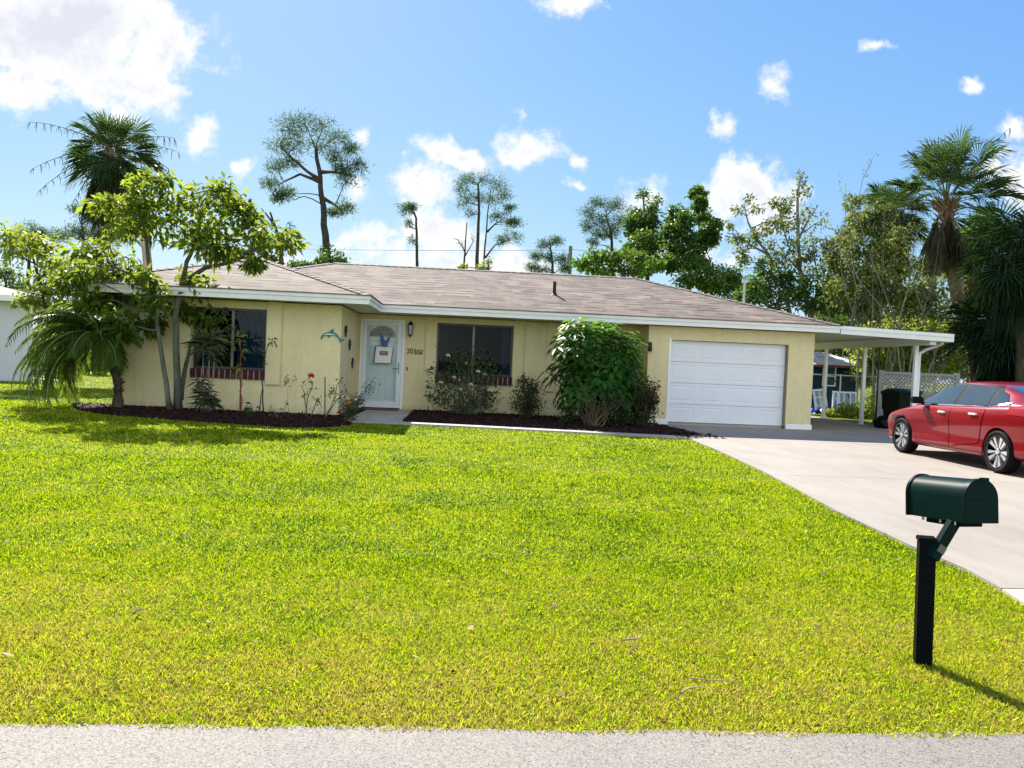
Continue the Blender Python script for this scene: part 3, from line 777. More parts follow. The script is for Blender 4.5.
# ---- entry door with storm door
x0, x1, z0, z1 = DR
mb = MB()
mb.box(x0, x0+.06, YM-.03, YM+.16, z0, z1); mb.box(x1-.06, x1, YM-.03, YM+.16, z0, z1); mb.box(x0, x1, YM-.028, YM+.16, z1-.06, z1+.0)
door = mb.build('front_door', MWH, house, bevel=.006)
mb = MB(); mb.box(x0-.02, x1+.02, YM-.12, YM+.18, .05, z0-.002); mb.build('door_sill', MWK, door, bevel=.008)
a, b, c, d = x0+.065, x1-.065, z0+.03, z1-.065
mb = MB()   # storm door frame
mb.box(a, a+.11, YM-.01, YM+.03, c, d); mb.box(b-.12, b, YM-.01, YM+.03, c, d); mb.box(a+.11, b-.12, YM-.009, YM+.029, d-.09, d); mb.box(a+.11, b-.12, YM-.009, YM+.029, c, c+.16)
mb.build('storm_door', MLB, door, bevel=.005)
mb = MB(); mb.box(a+.11, b-.12, YM+.006, YM+.011, c+.16, d-.09); mb.build('storm_glass', MSG, door)
mb = MB(); mb.box(b-.075, b-.045, YM-.03, YM-.011, 1.03, 1.32); mb.tube([(b-.06, YM-.05, 1.17), (b-.2, YM-.055, 1.16)], .012, 8); mb.tube([(b-.06, YM-.01, 1.17), (b-.06, YM-.055, 1.17)], .014, 8)
mb.build('handle', paint('pewter', (.20, .21, .22), .35, .8), door, smooth=True)


def panel_face(mb, x0, x1, z0, z1, y, dep, bd):
    """rectangular raised panel: sloped moulding then flat field"""
    def ring(i, yy): return [(x0+i, yy, z0+i), (x1-i, yy, z0+i), (x1-i, yy, z1-i), (x0+i, yy, z1-i)]
    rs = [ring(0, y), ring(bd, y+dep), ring(bd*2.1, y+dep), ring(bd*3.0, y+dep*.15)]
    for ra, rb in zip(rs, rs[1:]):
        for i in range(4): mb.face([ra[i], ra[(i+1) % 4], rb[(i+1) % 4], rb[i]])
    mb.face(rs[-1])


def panelled(mb, x0, x1, z0, z1, y, cells, dep, bd):
    xs = sorted({x0, x1, *[h[0] for h in cells], *[h[1] for h in cells]}); zs = sorted({z0, z1, *[h[2] for h in cells], *[h[3] for h in cells]})
    for xa, xb in zip(xs, xs[1:]):
        for za, zb in zip(zs, zs[1:]):
            xm, zm = (xa+xb)/2, (za+zb)/2
            if any(h[0] < xm < h[1] and h[2] < zm < h[3] for h in cells): continue
            mb.face([(xa, y, za), (xb, y, za), (xb, y, zb), (xa, y, zb)])
    for h in cells: panel_face(mb, *h, y, dep, bd)


dx0, dx1, dz0, dz1, yd = x0+.07, x1-.07, z0+.02, z1-.07, YM+.10
w = dx1-dx0; cells = []
for r0, r1 in ((.08, .34), (.40, .50), (.55, .79)):
    for c0, c1 in ((.18, .46), (.54, .82)): cells.append((dx0+w*c0, dx0+w*c1, dz0+(dz1-dz0)*r0, dz0+(dz1-dz0)*r1))
mb = MB(); panelled(mb, dx0, dx1, dz0, dz1, yd, cells, .012, .02); mb.face([(dx0, yd+.04, dz0), (dx1, yd+.04, dz0), (dx1, yd+.04, dz1), (dx0, yd+.04, dz1)])
mb.build('door_panel', MDO, door)
# half round fanlight with glazing bars
fx, fz, fr = (dx0+dx1)/2, 2.02, .30
mb = MB(); mb.face([(fx+fr*math.cos(PI*i/20), yd-.012, fz+.78*fr*math.sin(PI*i/20)) for i in range(21)])
mb.cur = 1
for i in range(1, 5):
    t = PI*i/5; c_, s_ = math.cos(t), .78*math.sin(t); nx, nz = -s_*.012, c_*.012
    mb.face([(fx+.06*c_+nx, yd-.016, fz+.06*s_+nz), (fx+.06*c_-nx, yd-.016, fz+.06*s_-nz), (fx+fr*c_-nx, yd-.016, fz+fr*s_-nz), (fx+fr*c_+nx, yd-.016, fz+fr*s_+nz)])
for ra, rb in ((.26, .272), (fr, fr+.035), (.055, .07)):
    for i in range(20):
        t0, t1 = PI*i/20, PI*(i+1)/20
        mb.face([(fx+r*math.cos(t), yd-.018, fz+.78*r*math.sin(t)) for r, t in ((ra, t0), (rb, t0), (rb, t1), (ra, t1))])
mb.box(fx-fr-.035, fx+fr+.035, yd-.02, yd-.004, fz-.035, fz-.001)
mb.build('fanlight', [paint('fan_glass', (.02, .03, .03), .3), MGR2], door)

# ---- garage door
gx0, gx1, gz0, gz1 = GD; yg = YG+.14; cells = []
gw = (gx1-gx0)/4; ghh = (gz1-gz0-.02)/4
mb = MB()
for r in range(4):
    cells = []
    za = gz0+.012+r*ghh
    for c_ in range(4): cells.append((gx0+c_*gw+.07, gx0+(c_+1)*gw-.07, za+.075, za+ghh-.075))
    panelled(mb, gx0+.012, gx1-.03, za+.004, za+ghh-.004, yg, cells, .0045, .018)
mb.build('garage_door', MGD, house)
mb = MB(); mb.box(gx0, gx1, yg+.03, yg+.05, 0, gz1); mb.box(gx1-.028, gx1-.002, YG+.02, yg+.028, .005, gz1-.002); mb.build('garage_door_seal', paint('seal_tan', (.20, .18, .13), .8), house)
mb = MB(); mb.box(gx0-.05, gx0+.01, YG-.012, YG+.1, .103, gz1+.03); mb.build('garage_door_trim', MWH, house, bevel=.004)

# ---- small fittings
def lantern(x, y, z):
    M = Matrix.Translation((x, y-.11, z))
    mb = MB(); mb.box(x-.045, x+.045, y-.02, y, z-.02, z+.22); mb.tube([(x, y-.01, z+.1), (x, y-.06, z+.17), (x, y-.11, z+.2)], .012, 8)
    mb.lathe([(.0, .27), (.012, .22), (.03, .19), (.075, .135), (.07, .125)], 12, M); mb.lathe([(.05, -.12), (.03, -.15), (.012, -.19), (0, -.21)], 12, M)
    for i in range(6):
        t = i*PI/3; mb.tube([(x+.07*math.cos(t), y-.11+.07*math.sin(t), z+.13), (x+.048*math.cos(t), y-.11+.048*math.sin(t), z-.12)], .007, 6)
    o = mb.build('wall_lantern', MBK, house, smooth=True)
    mb = MB(); mb.lathe([(.062, .125), (.044, -.115)], 6, M); mb.build('lantern_glass', paint('frosted_glass', (.55, .58, .6), .3), o)


lantern(-1.40, YM, 2.19)
mb = MB(); mb.box(4.735, 4.83, YG-.05, YG, 2.0, 2.13); mb.lathe([(.045, -.02), (.055, -.16), (.03, -.17)], 12, Matrix.Translation((4.785, YG-.07, 2.06)))
mb.build('garage_light', MBK, house, smooth=True)
mb = MB(); mb.box(-1.475, -1.44, YM-.02, YM, 1.12, 1.22); mb.build('doorbell', MDF, house, bevel=.004)
for i, ch in enumerate('20307'):
    cu = bpy.data.curves.new('house_number', 'FONT'); cu.body = ch; cu.size = .185; cu.extrude = .008; cu.offset = .0
    to = bpy.data.objects.new('tmp', cu); COL.objects.link(to); bpy.context.view_layer.update()
    me = bpy.data.meshes.new_from_object(to.evaluated_get(bpy.context.evaluated_depsgraph_get())); bpy.data.objects.remove(to)
    me.transform(Matrix.Translation((-1.485+i*.086, YM-.012, 1.58-i*.006+(.012 if i == 1 else 0))) @ Matrix.Rotation(PI/2, 4, 'X'))
    me.name = 'house_number'; o = link_mesh('house_number', me, MBK, house)

# ---- things hung on the walls and at the door
def dolphin():
    o = at(332, 336, YW)
    S = 21.5/43.9
    top = [(-.5, -.10), (-.44, .02), (-.36, .10), (-.2, .17), (-.1, .20), (-.02, .29), (.07, .32), (.05, .2), (.2, .12), (.32, 0), (.40, -.12), (.52, -.13), (.60, -.18), (.50, -.21)]
    bot = [(.43, -.24), (.41, -.33), (.37, -.24), (.34, -.16), (.24, -.04), (.1, .03), (-.04, .02), (-.1, -.05), (-.16, -.09), (-.15, 0), (-.26, 0), (-.36, -.03), (-.44, -.10), (-.47, -.2)]
    mb = MB(); mb.prism([(x, z) for x, z in (top+bot)][::-1], -.03, -.002, lambda a, b, d: (o.x+a*S, YW+d, o.z+b*S))
    r = mb.build('wall_ornament', paint('verdigris', (.045, .13, .12), .4, .5, var=.6, scale=9), origin=(o.x, YW, o.z), bevel=.004)
    tag(r, 'greenish leaping dolphin plaque on the yellow wing wall', 'wall ornament')
    mb = MB(); bl = [(-.40, .02), (-.3, .08), (-.12, .12), (.08, .09), (.2, .03), (.1, .055), (-.05, .05), (-.2, .035)]
    mb.prism(bl[::-1], -.036, -.0305, lambda a, b, d: (o.x+a*S, YW+d, o.z+b*S)); ORG[r] = Vector((o.x, YW, o.z))
    mb.build('belly_inlay', paint('pale_aqua', (.38, .55, .52), .35, .3, var=.2), r)


dolphin()
for (yy, zz, lab) in ((18.25, 2.02, 'small dark fish ornament, topmost of three on the side wall by the door'), (18.95, 1.72, 'small dark fish ornament, middle one of three on the side wall by the door'), (19.55, 1.28, 'small dark fish ornament, lowest of three on the side wall by the door')):
    mb = MB(); pl = [(0, .16), (.05, .1), (.03, .04), (.09, .0), (.02, -.05), (.03, -.12), (-.02, -.19), (-.03, -.08), (-.07, -.02), (-.03, .05), (-.05, .11)]
    mb.prism(pl, .002, .03, lambda a, b, d: (X1+d, yy+a*3.0, zz+b*.8))
    tag(mb.build('wall_ornament', paint('dark_bronze', (.05, .035, .028), .5, .4), origin=(X1, yy, zz), bevel=.004), lab, 'wall ornament', 'ornaments on the side wall')
# paper bag sign on the door
bx, bz = -2.09, 1.30; yb = YM-.006
bag = thing('door_sign', 'white gift bag sign with blue bow hanging on the front door', 'door sign', (bx, yb, bz))
MBL = paint('blue_ribbon', (.03, .11, .38), .5, var=.2)
mb = MB(); mb.prism([(-.22, 0), (.20, 0), (.24, .42), (-.19, .42)], -.03, -.004, lambda a, b, d: (bx+a, yb+d, bz+b)); mb.build('bag_panel', paint('bag_white', (.80, .80, .78), .6), bag, bevel=.004)
mb = MB()
for p, q_, wd in (((-.235, -.005), (-.205, .43), .035), ((-.235, -.01), (.215, -.01), .02), ((.215, -.01), (.255, .43), .018), ((-.2, .43), (-.08, .46), .022)):
    v = Vector((q_[0]-p[0], q_[1]-p[1])); nrm = Vector((-v.y, v.x)).normalized()*wd/2
    mb.prism([(p[0]-nrm.x, p[1]-nrm.y), (q_[0]-nrm.x, q_[1]-nrm.y), (q_[0]+nrm.x, q_[1]+nrm.y), (p[0]+nrm.x, p[1]+nrm.y)], -.034, -.0305, lambda a, b, d: (bx+a, yb+d, bz+b))
mb.build('blue_edge', MBL, bag)
mb = MB()
for pl in ([(-.04, .42), (.10, .42), (.12, .55), (.2, .72), (.1, .66), (.05, .56), (-.01, .66), (-.10, .80), (-.09, .62), (-.07, .5)],):
    mb.prism(pl, -.055, -.0355, lambda a, b, d: (bx+a, yb+d, bz+b))
mb.build('bow', MBL, bag, bevel=.004)
mb = MB(); mb.prism([(-.09, .2), (.12, .2), (.12, .31), (-.09, .31)], -.036, -.031, lambda a, b, d: (bx+a, yb+d, bz+b)); mb.cur = 1
for k_ in range(3): mb.prism([(-.07, .225+k_*.025), (.10-.03*(k_ == 1), .225+k_*.025), (.10-.03*(k_ == 1), .235+k_*.025), (-.07, .235+k_*.025)], -.0385, -.0365, lambda a, b, d: (bx+a, yb+d, bz+b))
mb.build('label_patch', [paint('label_dark', (.10, .10, .10), .6), paint('label_pale', (.5, .5, .48), .6)], bag)
mb = MB(); mb.box(-2.5, -1.62, 19.98, 20.4, .089, .11)
tag(mb.build('doormat', paint('rust_coir', (.17, .055, .03), .95, var=.4, scale=40, bump=1), origin=(-2.05, 20.2, .05), bevel=.008), 'flat rust brown doormat at the front door sill', 'doormat')

# ------------------------------------------------------------------ carport
cpx0, cpx1, cy0, cy1 = 9.645, 12.62, 19.42, 28.6  # rear of the roof is an added length that blocks sun on the slab
carport = thing('carport', 'open white carport with flat sloping roof on slim posts', 'carport', (11, 23, 0))
MCP = paint('carport_white', (.74, .76, .76), .45, var=.05, scale=2, dirt=((.45, .46, .42), 2.5, .66))
zc = lambda x: 2.735-(x-cpx0)*.026
mb = MB()
mb.prism([(cpx0, zc(cpx0)-.03), (cpx1, zc(cpx1)-.03), (cpx1, zc(cpx1)), (cpx0, zc(cpx0))], cy0, cy1, lambda a, b, d: (a, d, b))
nrib = 16
for i in range(nrib):
    y = cy0+.2+i*(cy1-cy0-.4)/(nrib-1); mb.prism([(cpx0, zc(cpx0)-.06), (cpx1-.02, zc(cpx1)-.06), (cpx1-.02, zc(cpx1)-.031), (cpx0, zc(cpx0)-.031)], y-.02, y+.02, lambda a, b, d: (a, d, b))
mb.build('roof_panel', MCP, carport)
mb = MB(); mb.prism([(cpx0, zc(cpx0)-.19), (cpx1, zc(cpx1)-.19), (cpx1, zc(cpx1)+.02), (cpx0, zc(cpx0)+.02)], cy0-.05, cy0-.002, lambda a, b, d: (a, d, b))
mb.prism([(cpx0, zc(cpx0)-.07), (cpx1, zc(cpx1)-.07), (cpx1, zc(cpx1)-.05), (cpx0, zc(cpx0)-.05)], cy0-.066, cy0-.051, lambda a, b, d: (a, d, b))
mb.box(cpx1+.002, cpx1+.05, cy0-.05, cy1, zc(cpx1)-.19, zc(cpx1)+.02)
mb.build('fascia', MFA, carport)
mb = MB(); mb.box(12.12, 12.30, cy0+.1, cy1-.05, 2.38, 2.60); mb.build('beam', MCP, carport, bevel=.006)
for y, px_ in ((20.15, 12.14), (23.0, 12.24), (25.6, 12.28)):
    mb = MB(); mb.box(px_-.05, px_+.05, y-.05, y+.05, .03, 2.379); mb.box(px_-.09, px_+.09, y-.09, y+.09, .03, .04); mb.build('post', MWH, carport, bevel=.006)
mb = MB(); mb.tube([(12.52, 19.6, 2.44), (12.50, 19.75, 2.38), (12.34, 20.02, 2.27), (12.24, 20.12, 2.18), (12.225, 20.13, 2.1), (12.225, 20.13, .35), (12.225, 20.08, .12), (12.225, 19.9, .08)], .042, 8)
mb.build('downspout', MWH, carport, smooth=True)
# ------------------------------------------------------------------ foliage tools
def unit(a): return a/np.maximum(1e-9, np.linalg.norm(a, axis=-1, keepdims=True))


def leaf_arrays(C, D, N, Lh, Wd, fold=.25, droop=0., mid=.45):
    """kite leaves with a folded midrib: 4 verts, 2 triangles each"""
    D = unit(D); S = unit(np.cross(D, N)); U = np.cross(S, D)
    Lh = np.broadcast_to(Lh, (len(C),))[:, None]; Wd = np.broadcast_to(Wd, (len(C),))[:, None]
    m = C+D*Lh*mid
    tip = C+D*Lh; tip[:, 2] -= (droop*Lh)[:, 0]
    a = m+S*Wd*.5+U*Wd*fold; b = m-S*Wd*.5+U*Wd*fold
    V = np.stack([C, a, tip, b], 1).reshape(-1, 3)
    i = np.arange(len(C))[:, None]*4
    F = np.stack([i+np.array([[0, 1, 2]]), i+np.array([[0, 2, 3]])], 1).reshape(-1, 3)
    return V, F


class Leaves:
    def __init__(s): s.V = []; s.F = []; s.R = []; s.n = 0

    def add(s, V, F, r):
        s.V.append(V); s.F.append(F+s.n); s.n += len(V); s.R.append(np.repeat(r, len(F)//len(r)))

    def put(s, C, D, N, Lh, Wd, r, **kw):
        V, F = leaf_arrays(np.asarray(C, float), np.asarray(D, float), np.asarray(N, float), Lh, Wd, **kw); s.add(V, F, r)

    def build(s, name, mat, parent):
        return np_mesh(name, np.concatenate(s.V), np.concatenate(s.F), mat, parent, rnd=np.concatenate(s.R))


def rand_dirs(rg, n, up=0., flat=1.):
    d = rg.normal(0, 1, (n, 3)); d[:, 2] = d[:, 2]*flat+up; return unit(d)


def curve(p, q, sag=.15, n=6, rg=random, wob=.06):
    p, q = Vector(p), Vector(q); d = q-p; L_ = d.length; r = []
    w1 = Vector((rg.uniform(-1, 1), rg.uniform(-1, 1), rg.uniform(-1, 1)))*L_*wob
    for i in range(n+1):
        t = i/n; b = math.sin(PI*t)
        r.append(p+d*t+Vector((0, 0, -sag*L_*b))+w1*math.sin(2*PI*t)+w1*.4*b)
    return r


def clumps(rg, c, r, k, shell=.55):
    """k sub-clump centres in an ellipsoid, biased to its outside"""
    d = rand_dirs(rg, k); t = rg.uniform(shell**2, 1, k)**.5
    return np.asarray(c)+d*np.asarray(r)*t[:, None]


def tree(name, label, cat, base, trunk, blobs, mat, bark, leaf=(.12, .06), per=(8, 30), sub=.35, seed=1, tr=(.12, .04), limb=.03, group=None, needles=False, twig=True, up=.2, depth=1.0, attach=None, extra_trunks=(), skip_limbs=False, droop=.15, sink=.1, ex_thin=.42, rvar=.18):
    """trunk: list of points (world), blobs: (centre, (rx,ry,rz)[, density])"""
    rg = np.random.default_rng(seed); rr = random.Random(seed)
    t = thing(name, label, cat, base, group=group)
    mb = MB(); allp = []
    for ti, tk in enumerate((trunk,)+tuple(extra_trunks)):
        pts = [Vector(p) for p in tk]; k = len(pts); thin = 1.0 if ti == 0 else ex_thin
        # refine with a little wander
        fine = []
        for a, b in zip(pts, pts[1:]):
            for j in range(3): fine.append(a.lerp(b, j/3)+Vector((rr.uniform(-1, 1), rr.uniform(-1, 1), 0))*(0 if not fine else tr[0]*.15*thin))
        fine.append(pts[-1])
        rad = [(tr[0]+(tr[1]-tr[0])*(i/(len(fine)-1))**.8)*thin for i in range(len(fine))]; rad[0] *= 1.25
        mb.tube(fine, rad, 8); allp += [(p, r_) for p, r_ in zip(fine, rad)]
    lv = Leaves()
    for bl in blobs:
        c, r = Vector(bl[0]), bl[1]; dens = bl[2] if len(bl) > 2 else 1.0
        # limb from a trunk point lower than the blob
        if not skip_limbs:
            best = min(allp, key=lambda pr: (pr[0]-c).length+max(0, (pr[0].z-c.z)+.3*r[2])*3)
            mid = curve(best[0], c, sag=-.04 if c.z > best[0].z else .10, n=6, rg=rr, wob=.08)
            lr = min(best[1]*.7, limb*1.6)
            mb.tube(mid, [lr*(1-.7*i/6) for i in range(7)], 6)
        k = max(3, int(per[0]*dens)); cs = clumps(rg, c, r, k)
        if twig:
            for q_ in cs:
                mb.tube(curve(c, q_, sag=.05, n=3, rg=rr, wob=.1), [limb*.32, limb*.26, limb*.2, limb*.1], 4, cap=False)
        n = per[1]
        sr = sub*(r[0]*r[1]*r[2])**(1/3.)
        P = (cs[:, None, :]+rg.normal(0, 1, (k, n, 3))*sr*np.array([1, 1, .7])).reshape(-1, 3)
        Dc = unit((P-np.repeat(cs, n, 0))+1e-3); m_ = len(P)
        if needles:
            D = unit(Dc*.6+rand_dirs(rg, m_)*.9+np.array([0, 0, .25]))
        else:
            D = unit(Dc*.7+rand_dirs(rg, m_)*.7+np.array([0, 0, -droop]))
        Nn = rand_dirs(rg, m_, up=.9)
        sz = rg.uniform(.65, 1.25, m_)
        rn = np.clip(np.repeat(rg.normal(.45, .22, k), n)+rg.normal(0, rvar, m_), 0, 1)
        lv.put(P, D, Nn, leaf[0]*sz, leaf[1]*sz, rn, fold=.2, droop=droop*.4)
    mb.build('trunk', bark, t, smooth='all')
    lv.build('crown', mat, t)
    return t


def pb(lst, Y, seed=0, thick=1.0, ymul=.35):
    """blobs from survey ellipses (u, v, ru, rv[, density]) near depth Y"""
    rr = random.Random(seed); r = []
    for b in lst:
        u, v, ru, rv = b[:4]; y = Y+rr.uniform(-1, 1)*ymul*thick
        s = y/CF; r.append((at(u, v, y), (ru*s, max(ru, rv)*s*.9*thick, rv*s))+((b[4],) if len(b) > 4 else ()))
    return r


def pt(lst, Y, base_z=None):
    r = [at(u, v, Y) for u, v in lst]
    if base_z is not None:
        p = r[0].copy(); r.insert(0, Vector((p.x, Y, base_z)))
    return r


# ------------------------------------------------------------------ foliage materials
BK_GREY = barkmat('grey_bark', (.11, .10, .085), (.26, .24, .20), 9)
BK_PINE = barkmat('pine_bark', (.022, .019, .018), (.075, .06, .05), 5)
BK_DARK = barkmat('dark_bark', (.025, .02, .015), (.085, .065, .048), 8)
BK_PALE = barkmat('pale_stem', (.26, .24, .20), (.48, .45, .38), 8)
BK_PALM = barkmat('palm_bark', (.14, .085, .045), (.32, .21, .12), 5)
BK_PINK = barkmat('pinkish_palm_bark', (.30, .22, .17), (.50, .40, .33), 5)
BK_GREEN = barkmat('greenish_bark', (.055, .065, .045), (.15, .16, .11), 7)
LF_FRONT = leafmat('broad_leaf', (.014, .05, .012), (.115, .19, .026), .42, .5, (.42, .52, .04))
LF_YG = leafmat('yellow_green_leaf', (.09, .15, .02), (.22, .30, .04), .45, .45, (.50, .58, .06))
LF_MID = leafmat('mid_green_leaf', (.03, .09, .015), (.13, .23, .035), .36, .55, (.20, .33, .03))
LF_PINE = leafmat('pine_needle', (.016, .045, .014), (.05, .095, .028), .3, .6, (.16, .26, .06), spec=.08)
LF_VINE = leafmat('vine_leaf', (.02, .06, .015), (.065, .14, .03), .32, .4, (.20, .34, .04))
LF_SCH = leafmat('glossy_whorl_leaf', (.010, .045, .010), (.045, .14, .02), .36, .4, (.26, .50, .03), spec=.07)
LF_DARK = leafmat('dark_shrub_leaf', (.016, .035, .014), (.055, .09, .03), .22, .45, (.12, .20, .04))
LF_ROSE = leafmat('rose_leaf', (.025, .045, .02), (.085, .12, .05), .25, .45, (.16, .22, .06))
LF_OLIVE = leafmat('olive_leaf', (.05, .08, .02), (.14, .18, .05), .35, .5, (.30, .36, .07))
LF_PALM = leafmat('fan_blade', (.012, .036, .014), (.055, .10, .03), .22, .6, (.16, .27, .05), spec=.14)
LF_DEAD = leafmat('dead_blade', (.07, .05, .035), (.26, .20, .14), .15, .8, (.3, .22, .12))
LF_DATE = leafmat('date_leaflet', (.02, .06, .014), (.10, .17, .03), .4, .45, (.36, .50, .04), spec=.14)
LF_SPIKE = leafmat('spiky_leaf', (.05, .075, .04), (.16, .19, .10), .25, .5)


def petals(name, lst, mat, parent, size=.05, seed=1):
    """blooms: rosette of petals at each point"""
    rg = np.random.default_rng(seed); lv = Leaves()
    for p in lst:
        n = 16; a = rg.uniform(0, 2*PI, n); e = rg.uniform(.1, 1.3, n)
        D = np.stack([np.cos(a)*np.cos(e), np.sin(a)*np.cos(e), np.sin(e)], -1)
        lv.put(np.repeat(np.array([p]), n, 0)+D*size*.15, D, rand_dirs(rg, n), size, size*.9, rg.random(n), fold=.3)
    return lv.build(name, mat, parent)


PET_W = leafmat('white_petal', (.7, .66, .55), (.85, .84, .78), .3, .5)
PET_R = leafmat('coral_petal', (.55, .05, .04), (.75, .16, .12), .3, .5)
PET_O = leafmat('orange_petal', (.6, .12, .03), (.75, .30, .08), .3, .5)
PET_Y = leafmat('yellow_petal', (.65, .45, .10), (.8, .62, .2), .3, .5)
PET_RED = leafmat('red_bract', (.30, .03, .03), (.5, .10, .07), .3, .5)

# ------------------------------------------------------------------ front tree with three stems
Y0 = 17.0
fb = [(152, 178, 15, 9), (134, 197, 16, 11), (110, 207, 12, 8), (163, 203, 18, 13), (193, 200, 18, 13), (220, 187, 12, 9), (236, 203, 10, 8), (212, 218, 20, 13), (244, 228, 17, 13), (264, 240, 13, 10), (287, 240, 10, 10), (254, 262, 6, 5),
      (176, 226, 25, 15), (140, 226, 20, 13), (198, 246, 20, 9), (112, 262, 24, 11), (78, 262, 18, 12), (95, 247, 14, 9), (128, 298, 16, 9), (120, 325, 9, 12), (155, 300, 16, 8), (192, 284, 12, 12), (184, 312, 5, 6), (206, 322, 15, 15), (100, 288, 16, 10), (66, 282, 14, 10), (150, 322, 9, 8), (122, 230, 13, 8), (228, 250, 11, 7), (142, 278, 12, 8), (148, 214, 12, 9), (88, 270, 16, 10), (112, 282, 14, 9), (250, 218, 9, 7), (96, 302, 12, 8), (205, 236, 13, 8)]
s2 = [at(178, 410, Y0+.1), at(177, 360, Y0), at(175, 315, Y0), at(181, 285, Y0+.1), at(187, 262, Y0), at(196, 240, Y0), at(200, 215, Y0)]
s1 = [at(170, 410, Y0-.1), at(164, 370, Y0-.1), at(158, 330, Y0-.1), at(153, 300, Y0-.2), at(140, 280, Y0-.3), at(118, 268, Y0-.4)]
s3 = [at(180, 400, Y0+.25), at(186, 365, Y0+.3), at(191, 342, Y0+.3), at(198, 330, Y0+.3)]
s4 = [at(183, 283, Y0+.1), at(205, 268, Y0+.2), at(232, 262, Y0+.3), at(252, 250, Y0+.3), at(272, 242, Y0+.3)]
s5 = [at(153, 302, Y0-.2), at(150, 270, Y0-.2), at(146, 240, Y0-.1), at(140, 210, Y0)]
tree('small_tree', 'small three stemmed tree with broad yellow green leaves in the left mulch bed', 'tree', (s2[0].x, s2[0].y, 0), s2, pb(fb, Y0, 4, 1.3, .5), LF_FRONT, BK_GREEN, leaf=(.19, .085), per=(7, 22), sub=.42, seed=3, rvar=.30, tr=(.088, .03), limb=.018, extra_trunks=(s1, s3, s4, s5), droop=.35, ex_thin=.72)

# ------------------------------------------------------------------ feather palm leaning at the house corner
def feather_palm(name, label, cat, base, crown, fronds, mat, seed, trunk_r=.085, llen=.34, skirt=True):
    rg = np.random.default_rng(seed); rr = random.Random(seed)
    t = thing(name, label, cat, base)
    mb = MB(); base, crown = Vector(base), Vector(crown); n = 16; pts = []; rad = []
    for i in range(n+1):
        f = i/n; p = base.lerp(crown, f)+Vector((.16*math.sin(PI*f), 0, 0)); pts.append(p); rad.append(trunk_r*(1.75-1.0*min(1, f*3.2) if f < .3 else .75+.35*f)+.012*(i % 2))
    mb.tube(pts, rad, 12)
    for i in range(60):   # old leaf bases
        f = rr.uniform(.25, 1); p = base.lerp(crown, f)+Vector((.16*math.sin(PI*f), 0, 0)); a = rr.uniform(0, 2*PI); d = Vector((math.cos(a), math.sin(a), .9))
        mb.tube([p+d*.05, p+d*(.12+.05*f)], [.022, .006], 5)
    mb.build('trunk', BK_DARK, t, smooth=True)
    lv = Leaves(); mr = MB()
    for (az, el, ln) in fronds:
        n = 16; h = Vector((math.cos(az), math.sin(az), 0)); P = []; p = crown.copy()+Vector((0, 0, rr.uniform(-.05, .1))); e = el
        for i in range(n+1):
            P.append(p.copy()); p = p+(h*math.cos(e)+Vector((0, 0, math.sin(e))))*(ln/n); e -= (1.75+.5*rr.random())/n*(1.0 if el > -.3 else .5)
        mr.tube(P, [.016*(1-.85*i/n)+.002 for i in range(n+1)], 4, cap=False)
        m = 30; cs = []; ds = []; ns = []; ls = []
        for j in range(m):
            f = .14+.86*j/m; x = f*n; i = min(n-1, int(x)); q_ = P[i].lerp(P[i+1], x-i); tg = (P[i+1]-P[i]).normalized(); sd = tg.cross(Vector((0, 0, 1)))
            if sd.length < .1: sd = Vector((-h.y, h.x, 0))
            sd.normalize(); upv = sd.cross(tg)
            for sg in (1, -1):
                d = (sd*sg*.85+tg*.65+upv*rr.uniform(-.25, .2)+Vector((0, 0, -.25))).normalized()
                cs.append(q_); ds.append(d); ns.append(upv); ls.append(llen*math.sin(PI*min(1, .18+.80*f))**.6*rr.uniform(.8, 1.15))
        base_r = rr.uniform(.25, .75)
        lv.put(np.array(cs), np.array(ds), np.array(ns), np.array(ls), .024, np.clip(base_r+rg.normal(0, .12, len(cs)), 0, 1), fold=.15, droop=.28)
    mr.build('frond_rib', paint('rib_green', (.14, .19, .05), .5), t)
    lv.build('crown', mat, t)
    return t


Yd = 16.9
cr = at(100, 338, Yd); bs = at(117, 409, Yd); fr = []
rr = random.Random(8)
for i in range(54):
    az = PI+rr.gauss(0, .85) if i < 42 else rr.uniform(-PI, PI)
    el = rr.uniform(-.3, 1.25); fr.append((az, el, rr.uniform(1.35, 2.4) if abs(az-PI) < 1.2 else rr.uniform(.9, 1.3)))
feather_palm('date_palm', 'bushy feather leaved palm leaning left at the house corner', 'palm', (bs.x, Yd, 0), cr, fr, LF_DATE, 5)

